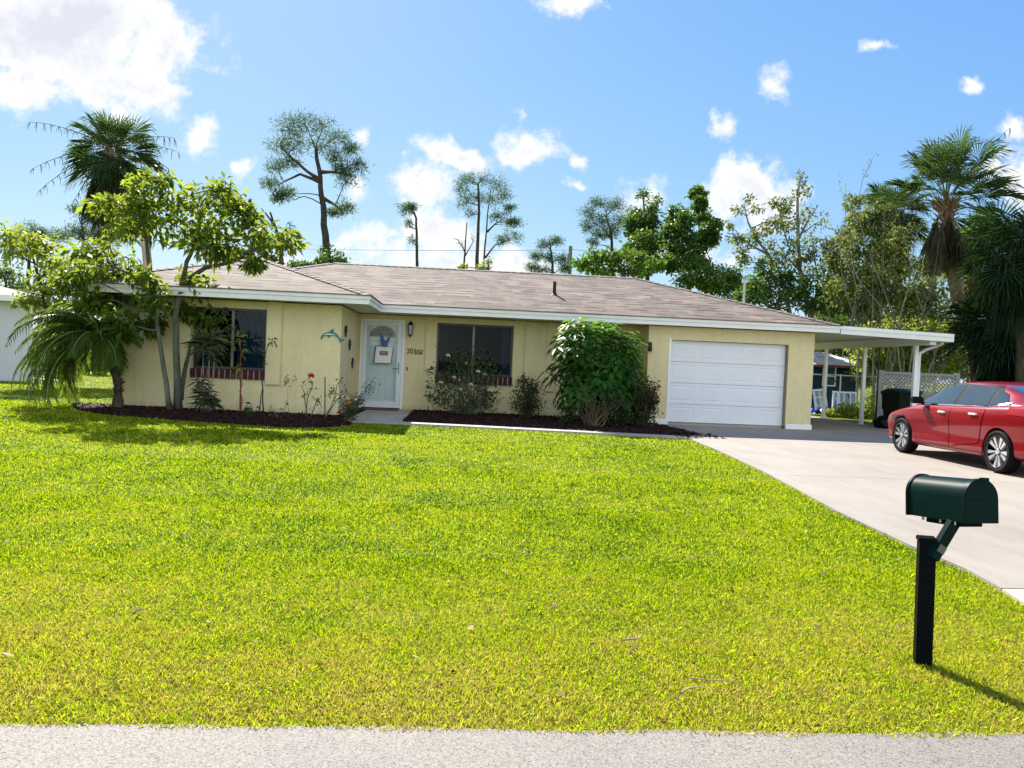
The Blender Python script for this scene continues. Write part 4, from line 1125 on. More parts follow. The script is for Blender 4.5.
# ------------------------------------------------------------------ fan palms
def fan_palm(name, label, cat, trunk, tr_r, live, dead, mat, bark, seed, fan=(.95, .05), pet=(1.0, 1.7), skirt_len=1.3, group=None, nblade=30, live_el=(-.5, 1.35), boots=True, petioles=True, dead_mat=None, sprays=(), top_short=.7, tipd=.9):
    rg = np.random.default_rng(seed); rr = random.Random(seed)
    trunk = [Vector(p) for p in trunk]; top = trunk[-1]
    t = thing(name, label, cat, (trunk[0].x, trunk[0].y, 0), group=group)
    mb = MB(); fine = []
    for a, b in zip(trunk, trunk[1:]):
        for j in range(6): fine.append(a.lerp(b, j/6))
    fine.append(top); mb.tube(fine, [tr_r*(1.15 if i == 0 else 1+.05*(i % 2)) for i in range(len(fine))], 12)
    if boots:
        for i in range(70):
            f = rr.random(); p = top+Vector((0, 0, -f*1.1)); a = rr.uniform(0, 2*PI); d = Vector((math.cos(a), math.sin(a), .8)); mb.tube([p+d*tr_r*.5, p+d*(tr_r*1.1+.22)], [.05, .02], 5)
    mb.build('trunk', bark, t, smooth=True)
    pm = MB()

    def frond(lv, d, plen, flen, is_dead, base_r):
        d = d.normalized(); n = 6; P = []; p = top.copy()+Vector((rr.uniform(-.1, .1), rr.uniform(-.1, .1), rr.uniform(-.35, .15))); dd = d.copy()
        for i in range(n+1):
            P.append(p.copy()); p = p+dd*(plen/n); dd = (dd+Vector((0, 0, -.07 if not is_dead else -.2))).normalized()
        if petioles: pm.tube(P, [.022*(1-.5*i/n) for i in range(n+1)], 4, cap=False)
        hub = P[-1]; sd = dd.cross(Vector((0, 0, 1)))
        if sd.length < .1: sd = Vector((1, 0, 0))
        sd.normalize(); up_ = sd.cross(dd); roll = rr.uniform(-.6, .6); sd, up_ = sd*math.cos(roll)+up_*math.sin(roll), up_*math.cos(roll)-sd*math.sin(roll)
        cs = []; ds = []; ns = []; ls = []
        span = 1.75 if not is_dead else .55
        for j in range(nblade):
            a = (j/(nblade-1)*2-1)*span; k = dd*math.cos(a)+sd*math.sin(a)+up_*(.28*abs(math.sin(a))+rr.gauss(0, .05))
            if is_dead: k = k+Vector((0, 0, -.5))
            # costa: the middle blades start further out
            cs.append(hub+dd*(.18*flen*math.cos(a))); ds.append(k.normalized()); ns.append(up_); ls.append(flen*(.72+.28*math.cos(a))*rr.uniform(.85, 1.1))
        C = np.array(cs); D = np.array(ds); ls = np.array(ls)
        # two lengths: stiff inner half and a drooping tip
        r_ = np.clip(base_r+rg.normal(0, .12, len(C)), 0, 1); w = fan[1]*(1 if not is_dead else .7)
        V, F = leaf_arrays(C, D, np.array(ns), ls, w, fold=.15, droop=.12 if not is_dead else .25, mid=.55)
        lv.add(V, F, r_)
        tips = V.reshape(-1, 4, 3)[:, 2]; mids = C+D*ls[:, None]*.6
        k = rg.random(len(C)) < .75
        D2 = unit(D*.6+np.array([0, 0, -tipd])); lv.put(tips[k]-D[k]*(ls[k]*.25)[:, None], D2[k], np.array(ns)[k], ls[k]*.5, w*.55, r_[k], fold=.1, droop=.1)

    lv = Leaves()
    for i in range(live):
        el = live_el[0]+(live_el[1]-live_el[0])*((i+.5)/live); az = i*2.399+rr.uniform(-.3, .3)
        frond(lv, Vector((math.cos(az)*math.cos(el), math.sin(az)*math.cos(el), math.sin(el))), rr.uniform(*pet)*(top_short if el > 1 else 1), fan[0]*rr.uniform(.85, 1.1), False, .25+.45*(el-live_el[0])/(live_el[1]-live_el[0])+rr.uniform(-.1, .15))
    lv.build('crown', mat, t)
    if dead:
        lv = Leaves()
        for i in range(dead):
            el = -rr.uniform(.45, 1.35); az = i*2.399+rr.uniform(-.4, .4)
            frond(lv, Vector((math.cos(az)*math.cos(el), math.sin(az)*math.cos(el), math.sin(el))), rr.uniform(.4, 1.0), skirt_len*rr.uniform(.7, 1.1), True, rr.uniform(.1, .8))
        lv.build('dead_frond_skirt', dead_mat or LF_DEAD, t)
    if sprays:   # arching old flower stalks with hanging strands
        sm_ = MB()
        for (u, v) in sprays:
            e = at(u, v, trunk[-1].y+rr.uniform(-.4, .4)); p_ = top+Vector((0, 0, .1)); m_ = p_.lerp(e, .6)+Vector((0, 0, .35))
            C_ = [p_*(1-k)**2+m_*2*k*(1-k)+e*k*k for k in [i/10 for i in range(11)]]
            sm_.tube(C_, [.022-.0016*i for i in range(11)], 5, cap=False)
            for i in range(4, 11):
                for _ in range(3):
                    q_ = C_[i]; w_ = Vector((rr.uniform(-.12, .12), rr.uniform(-.12, .12), -rr.uniform(.12, .42))); sm_.tube([q_, q_+w_*.5+Vector((w_.x*.4, 0, 0)), q_+w_], [.010, .008, .004], 4, cap=False)
        sm_.build('flower_stalk', BK_DARK, t)
    if petioles: pm.build('leaf_stalk', paint(name+'_stalk', (.10, .12, .045), .5), t)
    return t


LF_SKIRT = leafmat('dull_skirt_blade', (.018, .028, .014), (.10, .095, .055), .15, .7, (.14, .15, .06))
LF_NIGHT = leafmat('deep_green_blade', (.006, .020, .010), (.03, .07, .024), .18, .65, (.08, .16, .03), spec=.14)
BK_DEEP = barkmat('dark_palm_bark', (.03, .022, .015), (.09, .07, .045), 5)  # darker version of the palm bark
Yp = 31.0
tp = at(112, 150, Yp); tb = at(148, 268, Yp)
fan_palm('fan_palm', 'tall fan palm with thick drooping skirt against the big cloud', 'palm', [(tb.x+.15, Yp, 0), tb, at(144, 225, Yp), at(130, 185, Yp), tp], .16, 52, 64, LF_PALM, BK_PINK, 31, fan=(.9, .042), pet=(.5, 1.1), skirt_len=1.6, live_el=(-1.15, 1.45), nblade=22, tipd=.6, dead_mat=LF_SKIRT,
         sprays=[(30, 122), (34, 168), (40, 190), (178, 152), (174, 138), (72, 205), (168, 168)])
Yp = 28.5
b0 = at(979, 384, Yp); b0.z = 0
fan_palm('fan_palm', 'tall fan palm with leaning orange brown trunk right of the carport', 'palm', [b0, at(974, 350, Yp), at(958, 302, Yp), at(951, 262, Yp), at(946, 205, Yp)], .21, 46, 34, LF_PALM, BK_PALM, 12, top_short=1.05, tipd=.5, nblade=22, fan=(1.0, .042), pet=(1.3, 1.95), skirt_len=1.15, live_el=(.12, 1.5), dead_mat=LF_SKIRT, sprays=[(1010, 128), (895, 215), (1012, 230)])
Yp = 25.0
fan_palm('fan_palm', 'dark fan palm with huge hanging fronds at the right edge', 'palm', [(at(1026, 384, Yp).x, Yp, 0), at(1024, 320, Yp), at(1022, 246, Yp)], .24, 70, 40, LF_NIGHT, BK_DEEP, 14, nblade=20, fan=(1.1, .042), pet=(.6, 1.25), skirt_len=1.5, live_el=(-1.3, 1.2), dead_mat=LF_NIGHT)
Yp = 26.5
fan_palm('fan_palm', 'lower dark fan palm whose fronds reach the ground behind the red car', 'palm', [(at(1012, 384, Yp).x, Yp, 0), at(1012, 350, Yp), at(1010, 318, Yp)], .24, 76, 60, LF_NIGHT, BK_DEEP, 15, nblade=20, fan=(1.15, .042), pet=(.5, 1.25), skirt_len=1.7, live_el=(-1.35, 1.2), dead_mat=LF_NIGHT)
Yp = 34.0
fan_palm('fan_palm', 'half hidden fan palm left of the tall leaning palm', 'palm', [(at(900, 384, Yp).x, Yp, 0), at(899, 300, Yp), at(891, 212, Yp)], .2, 40, 40, LF_PALM, BK_DEEP, 16, nblade=22, fan=(.95, .042), pet=(.6, 1.05), skirt_len=1.4, live_el=(-1.1, 1.3), dead_mat=LF_SKIRT)
Yp = 36.0
fan_palm('fan_palm', 'yellow green fan palm just right of the leaning palm trunk', 'palm', [(at(972, 384, Yp).x, Yp, 0), at(973, 300, Yp), at(976, 252, Yp)], .2, 28, 10, leafmat('yellow_green_blade', (.06, .10, .02), (.16, .22, .05), .3, .4, (.34, .42, .06)), BK_DEEP, 17, fan=(1.0, .055), pet=(.8, 1.3), live_el=(-.6, 1.3))  # yellow green blades, paler than those of the other fan palms

# ------------------------------------------------------------------ pines and other trees behind the house
PG = 'pines standing behind the house'


def pine(label, Y, trunk, blobs, seed, tr=(.20, .07), leaf=(.27, .034), per=(14, 42), group=PG, extra=(), mat=None, limb=.030, sub=.40):
    tk = pt(trunk, Y, 0); ex = tuple(pt(e, Y) for e in extra)
    return tree('pine_tree', label, 'pine tree', (tk[0].x, Y, 0), tk, pb(blobs, Y, seed, 1.0, 1.0), mat or LF_PINE, BK_PINE, leaf=leaf, per=per, sub=sub, seed=seed, tr=tr, limb=limb, group=group, needles=True, extra_trunks=ex)


pine('tallest pine with a wide airy crown, left of the two roof peaks', 42, [(327, 268), (325, 235), (323, 205), (320, 178), (316, 150)],
     [(288, 128, 12, 7), (305, 124, 14, 6), (322, 128, 14, 7), (338, 138, 9, 6), (283, 145, 12, 6), (300, 142, 14, 7), (320, 146, 14, 8), (336, 158, 9, 6), (276, 166, 9, 6), (290, 160, 9, 5), (274, 184, 8, 5), (287, 194, 8, 5), (352, 150, 7, 5), (357, 168, 8, 7), (347, 180, 9, 6), (345, 207, 8, 5), (335, 212, 6, 3), (343, 170, 8, 4), (278, 197, 6, 4)], 41, tr=(.27, .09), extra=([(321, 180), (308, 172), (292, 158), (280, 146)], [(321, 182), (300, 174), (284, 182)], [(320, 172), (336, 172), (350, 176)], [(323, 198), (335, 205), (343, 212)]), per=(12, 36), limb=.022)
pine('slender bent pine with a small tuft at its top', 50, [(417, 268), (417, 240), (416, 218), (411, 206)], [(405, 210, 5, 6), (412, 206, 4, 3), (409, 225, 3, 4, .5), (413, 240, 2, 6, .4)], 42, tr=(.12, .05), per=(11, 34))
pine('twin trunked pine with an open round crown above the roof ridge', 52, [(477, 270), (478, 235), (479, 205), (478, 185)],
     [(462, 188, 7, 6), (470, 181, 8, 5), (484, 179, 9, 5), (497, 184, 8, 6), (464, 203, 6, 6), (505, 195, 7, 6), (492, 200, 8, 7), (510, 208, 5, 4), (498, 216, 7, 4), (516, 222, 7, 3), (508, 224, 7, 3), (512, 238, 8, 5), (502, 241, 6, 3), (478, 195, 8, 6), (472, 214, 5, 4, .6)], 43, tr=(.16, .06), limb=.028, extra=([(483, 271), (486, 235), (488, 210), (491, 188)], [(485, 258), (495, 245), (510, 240)], [(487, 232), (497, 222), (512, 222)]), per=(11, 32))
pine('short scruffy pine left of the utility pole', 56, [(553, 274), (552, 258), (550, 244)], [(545, 246, 6, 5), (555, 241, 6, 4), (537, 256, 6, 3), (548, 258, 7, 4), (563, 258, 4, 5), (532, 267, 6, 3), (565, 268, 5, 4), (543, 270, 8, 3)], 44, tr=(.14, .05), limb=.028, per=(13, 38))
pine('round topped pine just right of the utility pole', 54, [(613, 272), (612, 250), (611, 232), (606, 216)], [(590, 212, 8, 6), (603, 204, 10, 5), (617, 206, 8, 6), (588, 226, 7, 5), (603, 220, 9, 6), (620, 222, 7, 8), (600, 235, 8, 3), (612, 232, 7, 5), (592, 243, 5, 3, .6)], 45, tr=(.17, .06), extra=([(612, 240), (603, 228), (592, 222)],), per=(14, 42), limb=.028)
pine('distant flat topped pine behind the small three stemmed tree', 48, [(83, 275), (83, 240), (82, 225)], [(60, 237, 10, 6), (75, 232, 12, 5), (92, 234, 12, 5), (104, 238, 7, 4), (84, 216, 10, 5, .6), (78, 208, 6, 4, .5), (95, 218, 7, 3, .4)], 46, tr=(.16, .05))
pine('distant pine half behind the leaves at the far left', 50, [(28, 285), (29, 262), (31, 240)], [(18, 238, 7, 6), (32, 230, 9, 6), (40, 236, 6, 5), (24, 254, 8, 4, .6)], 47, tr=(.17, .06), extra=([(38, 287), (37, 260), (35, 240)],))
pine('snapped dark pine with a bare crooked top right of the small tree', 38, [(281, 268), (281, 248), (279, 236), (273, 222), (270, 212)], [(286, 236, 5, 3, .6), (290, 228, 3, 3, .4), (270, 226, 4, 4, .4)], 48, tr=(.15, .04), extra=([(274, 224), (266, 214), (261, 208)],), per=(7, 14))
pine('bare thin snag beside the twin trunked pine', 51, [(464, 269), (465, 248), (467, 222)], [(462, 244, 3, 6, .3), (472, 238, 4, 5, .3)], 49, tr=(.10, .03), extra=([(465, 252), (458, 240), (453, 238)], [(465, 256), (472, 244), (475, 236)]), per=(4, 8))

TB = 'leafy trees behind the house'


def btree(label, Y, trunk, blobs, seed, mat, bark=BK_DARK, tr=(.16, .05), leaf=(.24, .12), per=(10, 26), extra=(), name='broadleaf_tree', cat='tree', group=TB, limb=.035, sub=.36, thick=1.0):
    tk = pt(trunk, Y, 0); ex = tuple(pt(e, Y) for e in extra)
    return tree(name, label, cat, (tk[0].x, Y, 0), tk, pb(blobs, Y, seed, thick, 1.0), mat, bark, leaf=leaf, per=per, sub=sub, seed=seed, tr=tr, limb=limb, group=group, extra_trunks=ex)


btree('thin tree with wispy top right of the round topped pine', 50, [(647, 275), (646, 240), (645, 215), (643, 195)], [(644, 222, 8, 9), (652, 212, 6, 7), (636, 214, 6, 7), (648, 236, 8, 8), (645, 197, 6, 7, .35), (655, 200, 5, 5, .3), (634, 232, 6, 6), (640, 224, 8, 8), (652, 228, 7, 8), (630, 222, 5, 6), (658, 244, 7, 8)], 61, LF_VINE, per=(13, 30), tr=(.14, .04))
btree('dark vine smothered tree with two lobes above the roof', 44, [(690, 278), (689, 255), (686, 230)], [(697, 194, 7, 6), (699, 204, 5, 6), (703, 216, 8, 7), (712, 228, 8, 8), (707, 240, 9, 8), (676, 214, 8, 8), (682, 222, 10, 9), (672, 232, 9, 9), (686, 238, 11, 10), (697, 250, 11, 9), (676, 252, 11, 9), (688, 264, 12, 9), (668, 262, 10, 8), (700, 262, 8, 6)], 62, LF_VINE, per=(13, 34), leaf=(.26, .16), extra=([(690, 260), (699, 235), (699, 205)],), sub=.33)
btree('dark vine covered trunk between the pine and the two lobed tree', 45, [(648, 277), (647, 262), (645, 246)], [(640, 240, 9, 9), (650, 248, 9, 8), (638, 256, 9, 7), (652, 262, 11, 8), (644, 270, 10, 5), (633, 248, 6, 6)], 63, LF_VINE, per=(11, 30), leaf=(.26, .16))
btree('sunlit bright green spreading tree low over the roof ridge', 38, [(624, 282), (622, 270), (616, 262)], [(585, 262, 9, 5), (598, 258, 9, 6), (612, 258, 9, 6), (627, 256, 10, 6), (640, 260, 9, 6), (592, 270, 9, 5), (610, 270, 12, 5), (630, 270, 12, 6), (655, 266, 8, 6)], 64, LF_MID, per=(9, 22), leaf=(.26, .14))
btree('low rounded bush along the right slope of the roof', 42, [(706, 292), (705, 280)], [(698, 280, 10, 8), (712, 274, 11, 9), (725, 276, 11, 9), (712, 286, 12, 8), (736, 280, 10, 10), (748, 290, 10, 9), (686, 280, 9, 7), (724, 288, 12, 8)], 65, LF_MID, per=(16, 34), name='bush', cat='bush', leaf=(.2, .1))
btree('tangled half bare tree with a crooked trunk right of the roof', 36, [(790, 318), (786, 296), (779, 272), (768, 254), (757, 240)],
      [(738, 208, 7, 6, .5), (748, 202, 5, 6, .4), (735, 238, 7, 5), (750, 240, 9, 6), (762, 232, 8, 6), (744, 250, 7, 5, .7), (770, 248, 8, 7), (757, 212, 5, 6, .5), (742, 262, 8, 7), (730, 226, 5, 5, .5), (768, 222, 7, 8, .6), (775, 262, 8, 8), (760, 262, 6, 5, .6)], 66, LF_OLIVE, BK_GREY, per=(9, 17), leaf=(.18, .09), extra=([(768, 254), (752, 246), (738, 236)], [(757, 240), (748, 222), (744, 205)]), limb=.03)
btree('tall vine hung tree with a thin bare tip left of the fan palms', 35, [(812, 322), (806, 296), (800, 268), (798, 240), (797, 205), (800, 178)],
      [(776, 202, 6, 7), (782, 212, 7, 8), (788, 228, 9, 9), (800, 220, 8, 9, .7), (808, 208, 6, 8, .5), (797, 190, 6, 8, .4), (802, 178, 5, 6, .3), (812, 236, 8, 8, .7), (794, 246, 10, 8), (806, 256, 8, 8), (785, 258, 7, 8), (820, 222, 5, 8, .4), (776, 224, 6, 7), (818, 250, 9, 10, .7), (828, 262, 10, 10, .7), (815, 272, 10, 9), (796, 262, 9, 9), (806, 190, 6, 7, .4), (790, 206, 7, 7, .6)], 67, LF_OLIVE, BK_GREY, per=(9, 17), leaf=(.18, .09), extra=([(800, 268), (788, 245), (780, 215)], [(798, 240), (808, 220), (818, 205)], [(812, 322), (818, 280), (812, 240)]), limb=.03)
btree('leafy vine mound at the foot of the tangled trees', 33, [(776, 322), (775, 305)], [(765, 282, 9, 10), (778, 276, 8, 9), (772, 296, 11, 9), (788, 292, 10, 10), (755, 296, 9, 8), (800, 300, 10, 10), (815, 305, 9, 9), (750, 285, 8, 8), (764, 268, 7, 7, .6), (806, 286, 10, 10), (820, 290, 9, 9), (830, 300, 9, 10), (742, 296, 7, 6), (790, 278, 8, 8), (770, 308, 10, 8)], 68, LF_VINE, per=(11, 26), leaf=(.2, .1), name='bush', cat='bush')
YGB = 'yellow green thickets behind the carport'
for k, (label, Y, bl, sd, mt) in enumerate([
        ('yellow green thicket rising left of the tall leaning palm', 31, [(848, 290, 16, 16), (868, 275, 14, 16), (885, 290, 15, 16), (862, 305, 16, 10), (895, 265, 12, 16), (838, 268, 10, 14, .6), (912, 300, 14, 14), (880, 250, 10, 12, .6), (852, 248, 12, 12, .6), (864, 226, 9, 12, .45), (878, 212, 8, 12, .4), (842, 232, 8, 12, .35), (900, 240, 10, 12, .5), (830, 250, 8, 10, .4), (856, 205, 6, 10, .25)], 71, LF_OLIVE),
        ('sunny yellow green thicket seen under the carport roof', 33, [(880, 345, 14, 14), (900, 352, 14, 14), (918, 345, 14, 14), (935, 352, 14, 14), (865, 350, 12, 12), (893, 330, 14, 10), (925, 330, 14, 10), (950, 345, 12, 14), (880, 368, 12, 12), (905, 372, 14, 10), (866, 372, 10, 14), (885, 352, 10, 10), (910, 360, 12, 12), (930, 370, 12, 10), (952, 366, 10, 12), (942, 336, 12, 10), (872, 336, 12, 10), (908, 338, 12, 8)], 72, LF_YG),
        ('dull green thicket filling the gap between the tangled trees and the carport', 38, [(832, 285, 12, 12), (845, 300, 14, 14), (860, 285, 12, 14), (825, 305, 10, 10), (850, 265, 10, 12, .7), (872, 300, 12, 12), (838, 262, 8, 10, .5), (862, 320, 14, 10), (890, 318, 14, 12), (910, 325, 12, 12)], 75, LF_VINE),
        ('shady olive thicket behind the leaning palm trunk', 35, [(925, 290, 14, 16), (940, 315, 14, 16), (960, 330, 14, 16), (985, 345, 16, 16), (965, 290, 14, 16), (930, 265, 10, 12), (1005, 340, 14, 16), (968, 365, 14, 12), (990, 372, 14, 10), (920, 318, 12, 12), (968, 250, 12, 12), (980, 225, 10, 10, .6), (915, 300, 14, 12), (935, 245, 10, 10, .6)], 73, LF_OLIVE),
        ('dark green thicket behind the blue shed', 44, [(822, 335, 12, 9), (838, 332, 12, 10), (855, 330, 12, 12), (845, 318, 12, 10), (868, 325, 12, 12), (828, 318, 10, 10), (820, 350, 12, 9), (836, 348, 12, 9), (852, 350, 12, 10), (866, 354, 12, 12), (872, 372, 12, 14), (806, 352, 10, 9)], 74, LF_VINE)]):
    tk = [(bl[0][0]+10, 372), (bl[0][0]+12, 340)]
    btree(label, Y, tk, bl, sd, mt, BK_GREY, per=(20, 36), leaf=(.21, .10), name='thicket', cat='thicket', group=YGB, tr=(.07, .03), limb=.02)


BK_TWIG = barkmat('dull_stem', (.12, .11, .08), (.27, .25, .19), 8)


def bare_shrub(label, Y, base, tips, seed, group, mat, n_side=7, nl=26):
    rg = np.random.default_rng(seed); rr = random.Random(seed); p0 = at(*base, Y); p0.z = 0
    t = thing('bare_shrub', label, 'shrub', (p0.x, Y, 0), group=group); mb = MB(); lv = Leaves()
    for (u, v) in tips:
        q_ = at(u, v, Y+rr.uniform(-1.2, 1.2)); c = curve(p0+Vector((rr.uniform(-.2, .2), rr.uniform(-.2, .2), 0)), q_, sag=rr.uniform(-.10, .14), n=10, rg=rr, wob=.07)
        mb.tube(c, [.030*(1-.85*i/10)+.003 for i in range(11)], 6, cap=False)
        for j in range(n_side):
            i = rr.randint(3, 9); d = (c[min(10, i+1)]-c[i-1]).normalized(); s_ = Vector((rr.uniform(-1, 1), rr.uniform(-1, 1), rr.uniform(-.2, .9)))
            e = c[i]+(d*.8+s_).normalized()*rr.uniform(.4, 1.5); b = curve(c[i], e, .02, 4, rr, .05); mb.tube(b, [.012, .009, .007, .005, .003], 4, cap=False)
            if nl:
                k = max(1, int(nl*rr.random())); f = rg.random((k, 1)); P = np.array(c[i])*(1-f)+np.array(e)*f+rg.normal(0, .09, (k, 3))
                lv.put(P, rand_dirs(rg, k, -.3), rand_dirs(rg, k, .8), .13*rg.uniform(.6, 1.2, k), .06, rg.random(k), droop=.1)
    mb.build('stem', BK_TWIG, t, smooth='all')
    if nl: lv.build('foliage', mat, t)


bare_shrub('leafless pale stemmed shrub fanning up behind the carport roof', 30, (880, 384), [(850, 190), (862, 205), (872, 160), (884, 185), (893, 200), (905, 215), (842, 230), (915, 240), (868, 215), (835, 250), (822, 270)], 81, 'pale stemmed shrubs behind the carport', LF_OLIVE, nl=26, n_side=10)
bare_shrub('arching pale branches reaching right across the dark palms', 27.5, (912, 384), [(1024, 262), (1030, 300), (1000, 245), (1035, 328), (985, 250), (940, 235), (925, 210), (960, 268), (1024, 340), (900, 225)], 82, 'pale stemmed shrubs behind the carport', LF_OLIVE, nl=16, n_side=9)

# vines at the pine foot and low growth between house and pine
btree('dark leafy vine clump at the foot of the tallest pine', 40, [(330, 276), (330, 268)], [(318, 264, 6, 5), (332, 258, 9, 7), (343, 262, 6, 6), (305, 267, 6, 3), (326, 250, 4, 6, .5), (293, 266, 6, 4)], 91, LF_VINE, name='bush', cat='bush', per=(9, 22), leaf=(.2, .12))
btree('dark treetop showing behind the peak of the left roof', 36, [(262, 275), (262, 262)], [(250, 255, 9, 8), (262, 250, 8, 8), (238, 256, 8, 8), (272, 262, 8, 6), (225, 250, 8, 9), (210, 254, 9, 8)], 92, LF_DARK, per=(10, 22), leaf=(.22, .1))
btree('vine leaves growing round the foot of the twin trunked pine', 49, [(488, 274), (488, 266)], [(488, 264, 4, 5), (482, 267, 4, 3), (463, 267, 4, 3)], 93, LF_YG, name='bush', cat='bush', per=(7, 14), leaf=(.2, .12))
# left background
YL = 23.5
btree('bright yellow green leafy tree at the left edge above the neighbour roof', YL, [(50, 360), (48, 320), (40, 280), (32, 255)],
      [(18, 238, 14, 9), (34, 240, 14, 10), (12, 252, 10, 8), (48, 250, 12, 9), (60, 265, 12, 8), (45, 292, 16, 10), (68, 290, 16, 10), (30, 300, 12, 8), (85, 300, 14, 10), (58, 312, 18, 10), (80, 322, 14, 10), (105, 315, 12, 12), (44, 275, 10, 7, .6)], 94, LF_YG, BK_DARK, per=(9, 16), leaf=(.2, .1), tr=(.09, .03), limb=.02)
btree('green bush beside the roof of the white house at left', 34, [(6, 300), (6, 285)], [(2, 275, 8, 8), (10, 270, 8, 9), (18, 285, 8, 7), (30, 288, 10, 6)], 95, LF_VINE, name='bush', cat='bush', per=(9, 18), leaf=(.2, .1))
btree('sunlit yellow green bush far back between the two houses', 40, [(100, 378), (100, 368)], [(88, 366, 10, 8), (102, 362, 10, 9), (112, 368, 8, 10), (100, 352, 8, 8), (75, 370, 9, 6), (108, 340, 6, 10), (125, 345, 8, 12)], 96, LF_YG, name='bush', cat='bush', per=(11, 22), leaf=(.2, .1))
btree('dark bush far back in the gap left of the feather palm trunk', 43, [(60, 376), (60, 366)], [(50, 362, 12, 8), (68, 358, 12, 9), (85, 352, 10, 10), (40, 350, 10, 9), (60, 340, 12, 9), (95, 338, 10, 10), (30, 340, 9, 8)], 97, LF_VINE, name='bush', cat='bush', per=(11, 22), leaf=(.22, .11))
# ------------------------------------------------------------------ plants of the flower beds
def umbrella_shrub():
    rg = np.random.default_rng(51); rr = random.Random(51); Yc = 18.55
    c = at(598, 378, Yc); t = thing('umbrella_shrub', 'big round shrub with glossy whorled leaves in front of the main wall', 'shrub', (c.x, Yc, 0))
    mb = MB(); lv = Leaves(); cen = Vector((c.x, Yc, 1.38)); rad = Vector((1.12, .95, 1.14)); hubs = []
    tries = 0
    while len(hubs) < 230 and tries < 6000:
        tries += 1; d = Vector(rand_dirs(rg, 1, .25)[0]); s = rg.uniform(.72, 1.0)
        p = cen+Vector((d.x*rad.x, d.y*rad.y, d.z*rad.z))*s
        if p.z < .62: continue
        k_ = 1-.05+.22*math.sin(5.1*d.x+1.3)*math.cos(4.3*d.z+.6)+.13*math.sin(9*d.x-4*d.y+7*d.z)+(.10 if rg.random() < .08 else 0); p = cen+(p-cen)*k_
        if all((p-h[0]).length > .17 for h in hubs): hubs.append((p, d))
    for i, (p, d) in enumerate(hubs):
        if i % 3 == 0:
            mb.tube(curve((c.x+rr.uniform(-.25, .25), Yc+rr.uniform(-.2, .2), 0), p, -.04, 6, rr, .06), [.024, .022, .019, .016, .013, .01, .007], 5, cap=False)
        ax = (d*.7+Vector((0, 0, .75))).normalized(); s1 = ax.orthogonal().normalized(); s2 = ax.cross(s1); k = rr.randint(6, 9); a0 = rr.uniform(0, 7)
        L_ = rr.uniform(.22, .33); br = rr.uniform(.1, .9)
        for j in range(k):
            a = a0+2*PI*j/k; o = s1*math.cos(a)+s2*math.sin(a)
            st = p+o*.07+ax*.02; dd = (o*.95-ax*.05+Vector((0, 0, -.05+rr.uniform(-.25, .25)))).normalized()
            V, F = leaf_arrays(np.array([st]), np.array([dd]), np.array([ax]), L_*rr.uniform(.8, 1.1), .125, fold=.16, droop=.10, mid=.55); lv.add(V, F, np.clip(np.array([br+rr.gauss(0, .12)]), 0, 1))
    mb.build('stem', BK_GREEN, t, smooth='all'); lv.build('crown', LF_SCH, t)


umbrella_shrub()


def shrub(name, label, Y, base, blobs, seed, mat, leaf, per, stems=9, bark=BK_DARK, sub=.5, flowers=(), group=None, srad=.012, lean=.5, twist=.08):
    rg = np.random.default_rng(seed); rr = random.Random(seed); p0 = at(*base, Y); p0.z = .02+float(gz(p0.x, Y))
    t = thing(name, label, 'shrub', (p0.x, Y, 0), group=group); mb = MB(); lv = Leaves(); pts_all = []
    for bl in pb(blobs, Y, seed, .9, .35):
        c, r = bl[0], bl[1]; dens = bl[2] if len(bl) > 2 else 1
        k = max(2, int(per[0]*dens)); cs = clumps(rg, c, r, k, .35)
        for q_ in cs:
            q_ = Vector(q_); q_.z = max(.06, q_.z)
            cv = curve(p0+Vector((rr.uniform(-.12, .12), rr.uniform(-.1, .1), 0)), q_, rr.uniform(-.05, .06), 6, rr, twist)
            if rr.random() < stems/10: mb.tube(cv, [srad*(1-.12*i) for i in range(7)], 5, cap=False)
            pts_all.append(q_); n = per[1]
            f = rg.random(n)[:, None]*.45; P = np.array(q_)*(1-f)+np.array(cv[3])*f+rg.normal(0, 1, (n, 3))*sub*min(r)
            P[:, 2] = np.maximum(.05, P[:, 2])
            lv.put(P, rand_dirs(rg, n, .1), rand_dirs(rg, n, .8), leaf[0]*rg.uniform(.6, 1.25, n), leaf[1]*rg.uniform(.7, 1.2, n), np.clip(rg.normal(.45, .25, n), 0, 1), fold=.2, droop=.1)
    mb.build('stem', bark, t, smooth='all'); lv.build('foliage', mat, t)
    for j, (nm, m, n, sz, where) in enumerate(flowers):
        lst = [at(u, v, Y-rr.uniform(.1, .5)) for u, v in where] if where else [rr.choice(pts_all)+Vector((rr.uniform(-.15, .15), rr.uniform(-.3, 0), rr.uniform(-.1, .15))) for _ in range(n)]
        for q_ in lst: petals(nm, [np.array(q_)], m, t, sz, seed+j)
    return t


